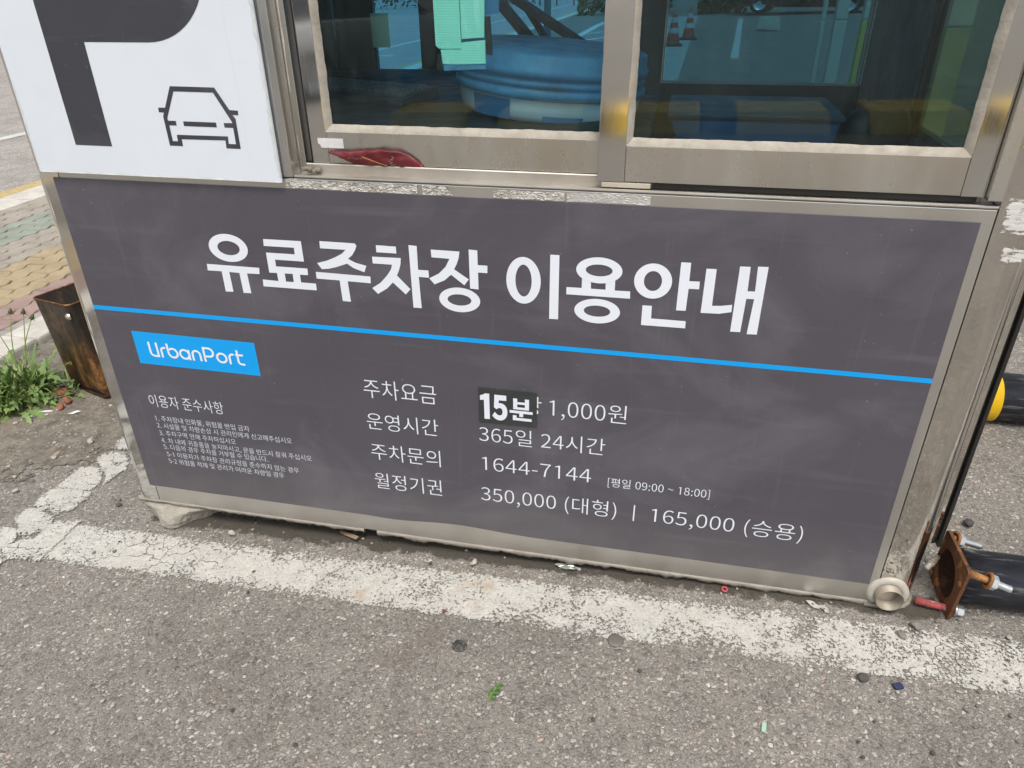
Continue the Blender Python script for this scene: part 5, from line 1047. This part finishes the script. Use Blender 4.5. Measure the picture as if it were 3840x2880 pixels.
def bolt(p0, p1, nut_at, mats, r=.0075, nutr=.0165, tip=None, flip=False, head=None):
    p0, p1 = Lp_(*p0), Lp_(*p1); D = (p1 - p0).normalized(); L = (p1 - p0).length; Mx = Matrix.Translation(p0) @ D.to_track_quat('Z', 'Y').to_matrix().to_4x4()
    a = MB(); a.lathe([(.0001, 0), (r, 0), (r, L * nut_at)], 14, Mx); bo = a.build('bolt', mats[0], pole)
    hexp = [(nutr * math.cos(R_(60 * i)), nutr * math.sin(R_(60 * i))) for i in range(6)]
    b2 = MB(); b2.prism(hexp, 'z', L * nut_at, L * nut_at + .013, bev=.0015); nb = b2.bm; bmesh.ops.transform(nb, matrix=Mx, verts=nb.verts[:]); b2.build('nut', mats[2], bo)
    a = MB(); a.lathe([(nutr * .7, -.006), (nutr * 1.12, -.005), (nutr * 1.12, -.001), (nutr * .7, 0)], 18, Mx @ Matrix.Translation((0, 0, L * nut_at)), close=True); a.build('washer', mats[1], bo)
    if L * nut_at + .013 < L:
        a = MB(); z = L * nut_at + .013; pr = []
        k = int((L - z) / .0011)
        for i in range(k): pr += [(r * (1.0 if i % 2 else .92), z + (L - z - .002) * i / k)]
        a.lathe(pr + [(r * .8, L), (.0001, L)], 14, Mx); a.build('thread', mats[2], bo)
bolt((1.974, -.020, .083), (2.056, -.030, .062), .48, (m['rust_bright'], m['rust_bright'], m['zinc']))
bolt((1.974, .112, .068), (2.050, .120, .046), .24, (m['rust_bright'], m['rust_bright'], m['zinc']))
m['red_rust'] = rust('red_painted_rust', (.30, .09, .04), (.46, .10, .10), (.64, .48, .44), 22)
bolt((1.910, .016, -.0455), (2.004, .003, -.047), .86, (m['red_rust'], m['zinc'], m['zinc']), r=.0080, nutr=.0125)
bolt((1.935, .075, .000), (1.967, .108, .012), .45, (simple('scuffed_pale_bolt', (.42, .40, .36)), simple('old_putty', (.36, .32, .25)), simple('old_putty_dark', (.32, .28, .21))), r=.006, nutr=.0075)
# second pole further back, black with a yellow band
p2 = empty('steel_pole', (2.168, .90, ground_z(2.2) + .078)); tag(p2, 'black pipe with a bright yellow band lying further back beside the booth', 'pole', 'fallen barrier poles')
Mx = Matrix.Rotation(R_(90), 4, 'Y') @ Matrix.Rotation(0, 4, 'X')
a = MB(); a.lathe([(.0001, .161), (.0765, .161), (.0765, 1.6), (.0001, 1.6)], 40, Mx); a.build('pipe', m['pole_black'], p2)
a = MB(); a.lathe([(.0001, -.10), (.0772, -.10), (.0772, .160), (.0001, .160)], 40, Mx); a.build('yellow_band', simple('bright_yellow_paint', (.78, .49, .008), (.70, .42, .01), .4, nsc=10, obj_space=True), p2)
a = MB(); a.lathe([(.0768, .225), (.0776, .227), (.0768, .229)], 40, Mx); a.build('joint_ring', m['pole_black'], p2)

# ------------------------------------------------------------------ inside the booth
dk = empty('desk', (.6, .75, 0)); tag(dk, 'dark wooden counter inside the booth behind the glass', 'desk'); DL = Vector((.6, .75, 0))
def loc_part(mb, name, mat, parent, L, smooth=False):
    o = mb.build(name, mat, None, smooth); o.data.transform(Matrix.Translation(-L)); o.parent = parent; return o
loc_part(MB().box(.0, 1.235, .10, .95, .862, .892, .003), 'desk_top', m['dark_lam'], dk, DL)
for x in (.05, 1.20): loc_part(MB().box(x - .02, x + .02, .14, .90, .0, .861), 'side_panel', m['dark_lam'], dk, DL)
loc_part(MB().box(.0, .62, .951, 1.36, .862, .892, .003), 'desk_return', m['dark_lam'], dk, DL)
kb = empty('keyboard', (.40, .68, .8925), (0, 0, R_(-20))); tag(kb, 'dark keyboard lying on the counter inside the left window', 'keyboard')
b = MB(); b.prism([(-.08, 0), (.08, 0), (.08, .030), (.06, .030), (-.08, .016)], 'x', -.24, .24, bev=.003); b.build('case', simple('charcoal_plastic', (.11, .115, .13), (.085, .09, .10), .45), kb)
ks = MB()
for r in range(5):
    for c_ in range(20): x = -.225 + c_ * .0228; y = -.055 + r * .0225; z = .017 + (y + .08) * .0875; ks.box(x, x + .019, y, y + .019, z, z + .010, .002)
ks.build('keys', simple('dark_keys', (.24, .245, .26), (.18, .185, .20), .5), kb)
n = N('thin_cream_paper'); tr_ = n.n.new('ShaderNodeBsdfTranslucent'); tr_.inputs[0].default_value = (1.0, .95, .70, 1)
m['thin_paper'] = n.done(n.mixsh(.8, n.bsdf(n.mix(n.noise(n.pos(), 30), (.72, .72, .62), (.66, .66, .56)), .8), tr_.outputs[0]))
me = MB().box(.149, .2185, 1.4795, 1.4805, .952, 1.066).build('paper_sheet', m['thin_paper']); tag(me, 'cream sheet of paper taped up at the back of the booth, upper left', 'paper sheet')
# ribbed blue tub with its lid
tub = empty('plastic_tub', (.972, .56, .8925), (R_(0), R_(4.5), 0)); tub.scale = (.80, .80, 1.05); tag(tub, 'large round blue ribbed plastic tub behind the left window', 'tub')
n = N('worn_blue_plastic'); v = n.ob(); c = n.mix(n.mr(n.noise(v, 9, 6, .65), .35, .65), (.075, .31, .54), (.05, .21, .40))
c = n.mix(n.mr(n.noise(n.scale(v, (6, 6, 22)), 1, 6, .7), .50, .68, 0, .75), c, (.09, .12, .14)); c = n.mix(n.mr(n.noise(v, 70, 4, .7), .62, .72, 0, .6), c, (.05, .06, .07))
m['tub'] = n.done(n.bsdf(c, n.mr(n.noise(v, 20, 3), .3, .7, .35, .6), 0, .5, n.bump(n.noise(v, 60, 5), .3, .003)))
m['tub_pale'] = simple('pale_tub_wall', (.50, .60, .66), (.40, .50, .56), .5, nsc=10, obj_space=True)
k = MB(); k.lathe([(.0001, .0), (.262, .0), (.270, .01), (.276, .045), (.272, .046), (.266, .012), (.0001, .006)], 64); k.build('wall', m['tub_pale'], tub)
k = MB(); k.lathe([(.278, .046), (.286, .048), (.288, .062), (.280, .064), (.279, .070), (.284, .072), (.284, .080), (.279, .082), (.279, .088), (.288, .090), (.289, .104), (.282, .107), (.281, .130), (.275, .134), (.24, .138), (.0001, .140)], 64); k.build('ribbed_lid', m['tub'], tub)
k = MB(); 
for a0, a1, z0, z1 in ((228, 256, .002, .043), (276, 300, .004, .016)):
    pr = [[(.2715 + .0055 * z / .043) * 1.004, z] for z in (z0, z1)]; vv = []
    for i in range(13): 
        a = R_(a0 + (a1 - a0) * i / 12); vv.append([k.bm.verts.new((r_ * math.cos(a), r_ * math.sin(a), z_)) for r_, z_ in pr])
    for p_, q_ in zip(vv, vv[1:]): k.bm.faces.new((p_[0], q_[0], q_[1], p_[1]))
k.build('blue_tape', simple('blue_tape', (.04, .18, .36), (.035, .15, .32), .5), tub)
# crossed dark boards standing behind the tub
def bar(name, p, q, wd, th, mat, parent, L):
    p, q = Vector(p), Vector(q); d = (q - p); ln = d.length; Mx = Matrix.Translation(p - L) @ d.to_track_quat('X', 'Y').to_matrix().to_4x4()
    b = MB(); b.box(0, ln, -th / 2, th / 2, -wd / 2, wd / 2, .003); bmesh.ops.transform(b.bm, matrix=Mx, verts=b.bm.verts[:]); return b.build(name, mat, parent)
cs = empty('crossed_stand', (.95, .90, .8925)); CL = Vector((.95, .90, .8925)); tag(cs, 'folded stand of crossed dark boards behind the blue tub', 'stand')
m['dark_board'] = simple('dusty_dark_board', (.030, .030, .034), (.05, .05, .054), .7, nsc=14)
def abv(p0, p1, t): return tuple(Vector(p0).lerp(Vector(p1), t))
A0, A1 = (.760, .90, 1.158), (1.135, .90, .937); bar('board', A0, A1, .082, .018, m['dark_board'], cs, CL)
B0, B1 = (.765, .935, 1.115), (.960, .935, .905); bar('board', B0, B1, .085, .018, m['dark_board'], cs, CL)
B0, B1 = (.795, .915, 1.175), (.985, .915, .905); bar('board', B0, B1, .055, .012, m['dark_board'], cs, CL)
# pale green corrugated boards taped inside the left pane
gb = empty('corrugated_board', (.912, .068, 1.04)); GLc = Vector((.912, .068, 1.04)); tag(gb, 'pale mint green corrugated plastic boards taped inside the left window', 'board')
n = N('mint_corrugated'); p = n.ob(); wv = n.n.new('ShaderNodeTexWave'); wv.bands_direction = 'Z'; wv.inputs['Scale'].default_value = 75; n.L(p, wv.inputs[0])
tape = n.mr(n.noise(n.scale(p, (14, 14, 5)), 1, 4, .6, .4), .50, .56); c = n.mix(tape, (.36, .76, .60), (.50, .84, .70)); c = n.mix(n.mr(wv.outputs['Fac'], 0, 1, 0, .18), c, (.26, .56, .44))
m['mint'] = n.done(n.bsdf(c, .45, 0, .4, n.bump(wv.outputs['Fac'], .2, .002)))
def gp(pts, y0, y1, name='board_piece', mat=None):
    P0 = [ap(x, z, y0) for x, z in pts]; b = MB(); b.prism(P0, 'y', y0, y1); loc_part(b, name, mat or m['mint'], gb, GLc)
gp([(.868, 1.075), (.874, 1.0700), (.9135, 1.0705), (.9125, 1.20), (.867, 1.20)], .066, .071)
gp([(.915, 1.0855), (.9545, 1.088), (.9585, 1.20), (.9140, 1.20)], .066, .071)
gp([(.8765, 1.0685), (.9135, 1.0690), (.9140, 1.0800), (.9560, 1.0840), (.9562, 1.0470), (.905, 1.0455), (.8790, 1.0460)], .064, .069)
gp([(.880, 1.0452), (.956, 1.0462), (.956, 1.0385), (.8805, 1.0350)], .0655, .0675, 'blue_edge', m['tub'])
gp([(.9555, 1.120), (.9645, 1.120), (.9675, 1.070), (.9665, 1.060), (.9580, 1.062)], .072, .080, 'dark_clip', m['black_rubber'])
gp([(.870, 1.062), (.877, 1.062), (.879, 1.035), (.868, 1.037)], .073, .078, 'dark_clip', m['black_rubber'])
gp([(.9590, 1.20), (.9830, 1.20), (.9810, 1.125), (.9580, 1.122)], .074, .076, 'blue_film', simple('blue_film', (.02, .13, .28), (.025, .15, .3), .4))
# blue box and black bag to the right
sh_ = empty('shelf', (1.56, .75, .69)); SHL = Vector((1.56, .75, .69)); tag(sh_, 'low dark shelf inside the booth below the right pane', 'shelf')
loc_part(MB().box(1.25, 1.868, .30, 1.40, .66, .69, .003), 'shelf_board', m['dark_lam'], sh_, SHL)
for x in (1.27, 1.85): loc_part(MB().box(x - .015, x + .015, .34, 1.36, .0, .659), 'side_panel', m['dark_lam'], sh_, SHL)
bx = empty('storage_box', (1.48, .80, .6905)); BL_ = Vector((1.48, .80, .6905)); tag(bx, 'dark blue storage box on the shelf below the right pane', 'box')
b = MB(); b.prism([(1.33, .6910), (1.64, .6910), (1.68, .860), (1.27, .860)], 'y', .66, .98, bev=.006); loc_part(b, 'box_body', simple('deep_blue_plastic', (.03, .13, .28), (.025, .11, .23), .45, nsc=8), bx, BL_)
loc_part(MB().box(1.262, 1.688, .652, .988, .861, .873, .003), 'lid', simple('blue_black_lid', (.03, .075, .13), (.025, .06, .11), .4), bx, BL_)
bag = rock('black_bag', (.085, .07, .11), (0, 0), m['black_rubber'], 31, rough=.35, sub=3); bag.location = (1.765, .70, .691)
for p_ in bag.data.polygons: p_.use_smooth = True
tag(bag, 'black bag at the right end of the shelf by the side window', 'bag')

# ------------------------------------------------------------------ beyond the booth
def post(x, y, wd, dp, h, ysplit, label, mats):
    root = empty('gate_post', (x, y, ground_z(x))); tag(root, label, 'post'); 
    MB().box(-wd / 2, wd / 2, 0, dp, 0, ysplit, .004).build('lower_tube', mats[0], root); MB().box(-wd / 2, wd / 2, 0, dp, ysplit + .004, h, .004).build('upper_tube', mats[1], root); return root
white_p = simple('cream_post_paint', (.74, .74, .64), (.66, .66, .56), .5, nsc=10); yel_p = simple('mellow_yellow_paint', (.80, .66, .16), (.70, .57, .14), .5, nsc=10)
post(1.862, 2.4, .018, .03, 2.2, 1.06, 'thinnest cream steel post seen through the back window', (white_p, white_p))
post(1.935, 2.4, .050, .05, 2.2, 1.06, 'cream steel post, middle of the three behind the back window', (white_p, white_p))
post(2.065, 2.4, .085, .05, 2.2, 1.06, 'steel post painted yellow below and cream above, behind the back window', (yel_p, white_p))
post(2.175, 1.62, .075, .06, 2.2, 1.07, 'broad yellow and white post seen through the right end of the booth', (simple('faded_yellow_paint', (.66, .60, .32), (.57, .51, .27), .5, nsc=10), white_p))
cone_or = simple('cone_orange', (.46, .085, .06), (.38, .075, .055), .5, nsc=8, obj_space=True); cone_wh = simple('cone_white_band', (.46, .46, .45), (.40, .40, .39), .4, nsc=8, obj_space=True); cone_bk = simple('cone_rubber_base', (.04, .035, .035), None, .7)
def cone(x, y, label):
    root = empty('traffic_cone', (x, y, ground_z(x))); root.scale = (.8, .8, .8); tag(root, label, 'traffic cone', 'traffic cones at the back of the lot')
    MB().box(-.24, .24, -.24, .24, 0, .05, .02).build('base', cone_bk, root)
    def fr(z0, z1): return [(.17 - .135 * (z0 - .05) / .75, z0), (.17 - .135 * (z1 - .05) / .75, z1)]
    b = MB(); b.lathe(fr(.05, .30) , 28); b.lathe(fr(.42, .54), 28); b.lathe(fr(.66, .80) + [(.0001, .81)], 28); b.build('body', cone_or, root, True)
    for z0, z1 in ((.30, .42), (.54, .66)): MB().lathe([(r_ + .001, z) for r_, z in fr(z0, z1)], 28).build('white_band', cone_wh, root, True)
cone(1.02, 15.2, 'orange and white traffic cone seen through the right pane, nearer of two'); cone(1.32, 16.8, 'orange traffic cone standing just behind the nearer cone')
blk = MB(); blk.prism([(0, 0), (.55, 0), (.50, .30), (.06, .30)], 'x', 0, .22, bev=.03); o = blk.build('concrete_stop', m['kerb']); o.location = (3.36, 18.7, ground_z(3.4)); o.rotation_euler = (0, 0, R_(60)); tag(o, 'pale concrete wheel stop far back in the lot', 'wheel stop')
def hedge(name, x0, x1, y, h, label, seed, dens=900):
    r = random.Random(seed); b = bmesh.new()
    for i in range(dens):
        t = r.random(); x = x0 + (x1 - x0) * t; hh = h * (.75 + .35 * mnoise.noise(Vector((x * .9, seed, 0)))); z = ground_z(x) + hh * r.random() ** .8; yy = y + r.gauss(0, .28)
        s = r.uniform(.06, .16); n1 = Vector((r.uniform(-1, 1), r.uniform(-1, 1), r.uniform(-.4, 1))).normalized(); u = n1.orthogonal().normalized() * s; v = n1.cross(u) * .6
        P = Vector((x, yy, z)); f = b.faces.new([b.verts.new(P + u), b.verts.new(P + v), b.verts.new(P - u), b.verts.new(P - v)]); f.material_index = 0 if r.random() < .6 else 1
    me = bpy.data.meshes.new(name); b.to_mesh(me); b.free(); tag(obj(name, me, [m['hedge_a'], m['hedge_b']]), label, 'hedge')
m['hedge_a'] = simple('hedge_leaf', (.05, .085, .02), (.035, .06, .015), .6); m['hedge_b'] = simple('hedge_leaf_pale', (.10, .13, .04), (.07, .10, .03), .6)
hedge('hedge', 1.6, 3.2, 28.6, 1.5, 'low green hedge at the back of the lot behind the cones', 1); hedge('hedge', -22, -8, 50, 2.4, 'far row of shrubs across the road', 2, 1500); hedge('hedge', -3.0, .6, 30.5, 1.3, 'low shrubs left of the cones at the lot edge', 3)
rl = empty('railing', (-6, 44, ground_z(-6))); tag(rl, 'long dark metal railing far across the road', 'railing'); m['rail'] = simple('dark_rail_paint', (.05, .06, .07), None, .5)
for zz in (.45, .95): b = MB(); b.tube([(-6, 1.5, zz - .15), (6, -1.5, zz + .15)], .035, 8); b.build('rail', m['rail'], rl)
for i in range(13):
    t = i / 12; b = MB(); b.box(-6 + 12 * t - .04, -6 + 12 * t + .04, 1.5 - 3 * t - .04, 1.5 - 3 * t + .04, -.17 + .34 * t, .9 + .34 * t, .01); b.build('upright', m['rail'], rl)
tp = MB(); tp.lathe([(.0001, 0), (.07, 0), (.065, 3.2), (.0001, 3.2)], 16); tp.lathe([(.075, 0), (.14, 0), (.14, .03), (.075, .05)], 16); o = tp.build('signal_pole', simple('teal_pole_paint', (.03, .20, .21), (.025, .16, .18), .5, nsc=6)); o.location = (-1.35, 14.0, ground_z(-1.35)); tag(o, 'teal painted pole standing at the roadside seen through the left pane', 'pole')

def car(name, loc, rz, label, paint, L=4.5, W_=1.78, H=1.46):
    root = empty(name, loc, (0, 0, rz)); tag(root, label, 'car')
    dark = m['black_rubber']
    # body: stations along the length, each a rounded section
    st_ = [(-.50, .46, .66, .80), (-.485, .30, .82, .90), (-.44, .24, .93, .97), (-.30, .21, .97, 1.0), (0, .20, .96, 1.0), (.28, .21, .93, 1.0), (.40, .23, .85, .98), (.47, .27, .76, .92), (.50, .38, .62, .78)]
    b = MB(); rings = []
    for t, lo, hi, wd in st_:
        hw = W_ / 2 * wd; y = t * L; sec = [(-hw * .90, lo), (-hw * .98, lo + .08), (-hw, (lo + hi) / 2), (-hw * .97, hi - .10), (-hw * .86, hi), (0, hi + .02), (hw * .86, hi), (hw * .97, hi - .10), (hw, (lo + hi) / 2), (hw * .98, lo + .08), (hw * .90, lo)]
        rings.append([b.bm.verts.new((x, y, z)) for x, z in sec])
    for a, c in zip(rings, rings[1:]):
        for i in range(11): b.bm.faces.new((a[i], a[(i + 1) % 11], c[(i + 1) % 11], c[i])).smooth = True
    b.bm.faces.new(rings[0]); b.bm.faces.new(rings[-1][::-1]); b.build('body', paint, root)
    b = MB(); rings = []
    for t, z, wd in ((-.40, .95, .90), (-.27, 1.38, .70), (-.10, H, .68), (.06, H - .02, .68), (.24, .95, .88)):
        hw = W_ / 2 * wd; rings.append((t * L, z, hw))
    (y0, z0, w0), (y1, z1, w1), (y2, z2, w2), (y3, z3, w3), (y4, z4, w4) = rings
    rfm = MB(); rfm._new([(-w1, y1, z1), (w1, y1, z1), (w2, y2, z2), (-w2, y2, z2), (w3, y3, z3), (-w3, y3, z3)], [(0, 1, 2, 3), (3, 2, 4, 5)]); rfm.build('roof', paint, root)
    gl_ = simple('car_glass', (.02, .025, .03), None, .08) if 'car_glass' not in bpy.data.materials else bpy.data.materials['car_glass']
    b._new([(-w0, y0, z0), (w0, y0, z0), (w1, y1, z1), (-w1, y1, z1)], [(0, 1, 2, 3)]); b.build('rear_window', gl_, root)
    b = MB(); b._new([(-w4, y4, z4), (w4, y4, z4), (w3, y3, z3), (-w3, y3, z3)], [(3, 2, 1, 0)]); b.build('windscreen', gl_, root)
    for s in (-1, 1):
        b = MB(); b._new([(s * w0, y0, z0), (s * w1, y1, z1), (s * w2, y2, z2), (s * w3, y3, z3), (s * w4, y4, z4)], [(0, 1, 2, 3, 4)]); b.build('side_window', gl_, root)
        for yy in (-.305, .30):
            b = MB(); Mx_ = Matrix.Translation((s * (W_ / 2 - .10), yy * L, .32)) @ Matrix.Rotation(R_(90 * s), 4, 'Y'); b.lathe([(.0001, -.10), (.30, -.10), (.32, -.06), (.32, .06), (.30, .105), (.21, .10)], 28, Mx_); wo_ = b.build('wheel', dark, root)
            b = MB(); b.lathe([(.21, .10), (.19, .07), (.05, .085), (.0001, .09)], 20, Mx_); b.build('rim', m['zinc'], wo_)
        b = MB(); b.box(s * W_ * .30 - .14, s * W_ * .30 + .14, -.496 * L - .012, -.47 * L, .70, .84, .02); b.build('tail_light', bpy.data.materials.get('tail_red') or simple('tail_red', (.42, .02, .02), (.32, .02, .02), .25), root)
        b = MB(); b.box(s * W_ * .33 - .16, s * W_ * .33 + .16, .475 * L, .492 * L, .58, .70, .02); b.build('headlight', m['zinc'], root)
    MB().box(-.26, .26, -.5 * L - .006, -.49 * L, .56, .67, .005).build('number_plate', m['paper_w'], root)
    MB().box(-W_ * .43, W_ * .43, -.503 * L, -.47 * L, .40, .50, .02).build('bumper', dark, root)
    return root
pw = simple('silver_car_paint', (.52, .52, .50), (.50, .50, .48), .3); pdk = simple('black_car_paint', (.015, .016, .02), None, .25)
car('parked_car', (5.0, 27.0, ground_z(5)), R_(78), 'black car parked far back in the lot, glimpsed through the right pane', pdk)
# behind the photographer, mirrored in the steel and the glass
car('parked_car', (-3.6, -9.4, ground_z(-3.6)), R_(200), 'silver car parked behind the viewer, faintly mirrored in the left pane', pw)
m['hz_yellow'] = simple('hazard_yellow', (.82, .53, .03), (.74, .47, .03), .6, nsc=6); m['hz_black'] = simple('hazard_black', (.02, .02, .02), (.03, .03, .028), .7, nsc=6)
hz = MB(); X = -1.5; i = 0
while X < 8.5:
    hz.prism([(-6.55, 0), (-5.55, 0), (-5.72, .17), (-6.40, .17)], 'x', X, X + .78, 0, .01); hz.prism([(-6.50, 0), (-5.60, 0), (-5.76, .155), (-6.36, .155)], 'x', X + .785, X + 1.095, 1, .01)
    X += 1.10
o = hz.build('hazard_kerb', [m['hz_yellow'], m['hz_black']]); o.rotation_euler = (0, R_(-1.6), 0); o.location = (0, 0, -.116); tag(o, 'low yellow and black hazard kerb across the lot behind the viewer', 'kerb')
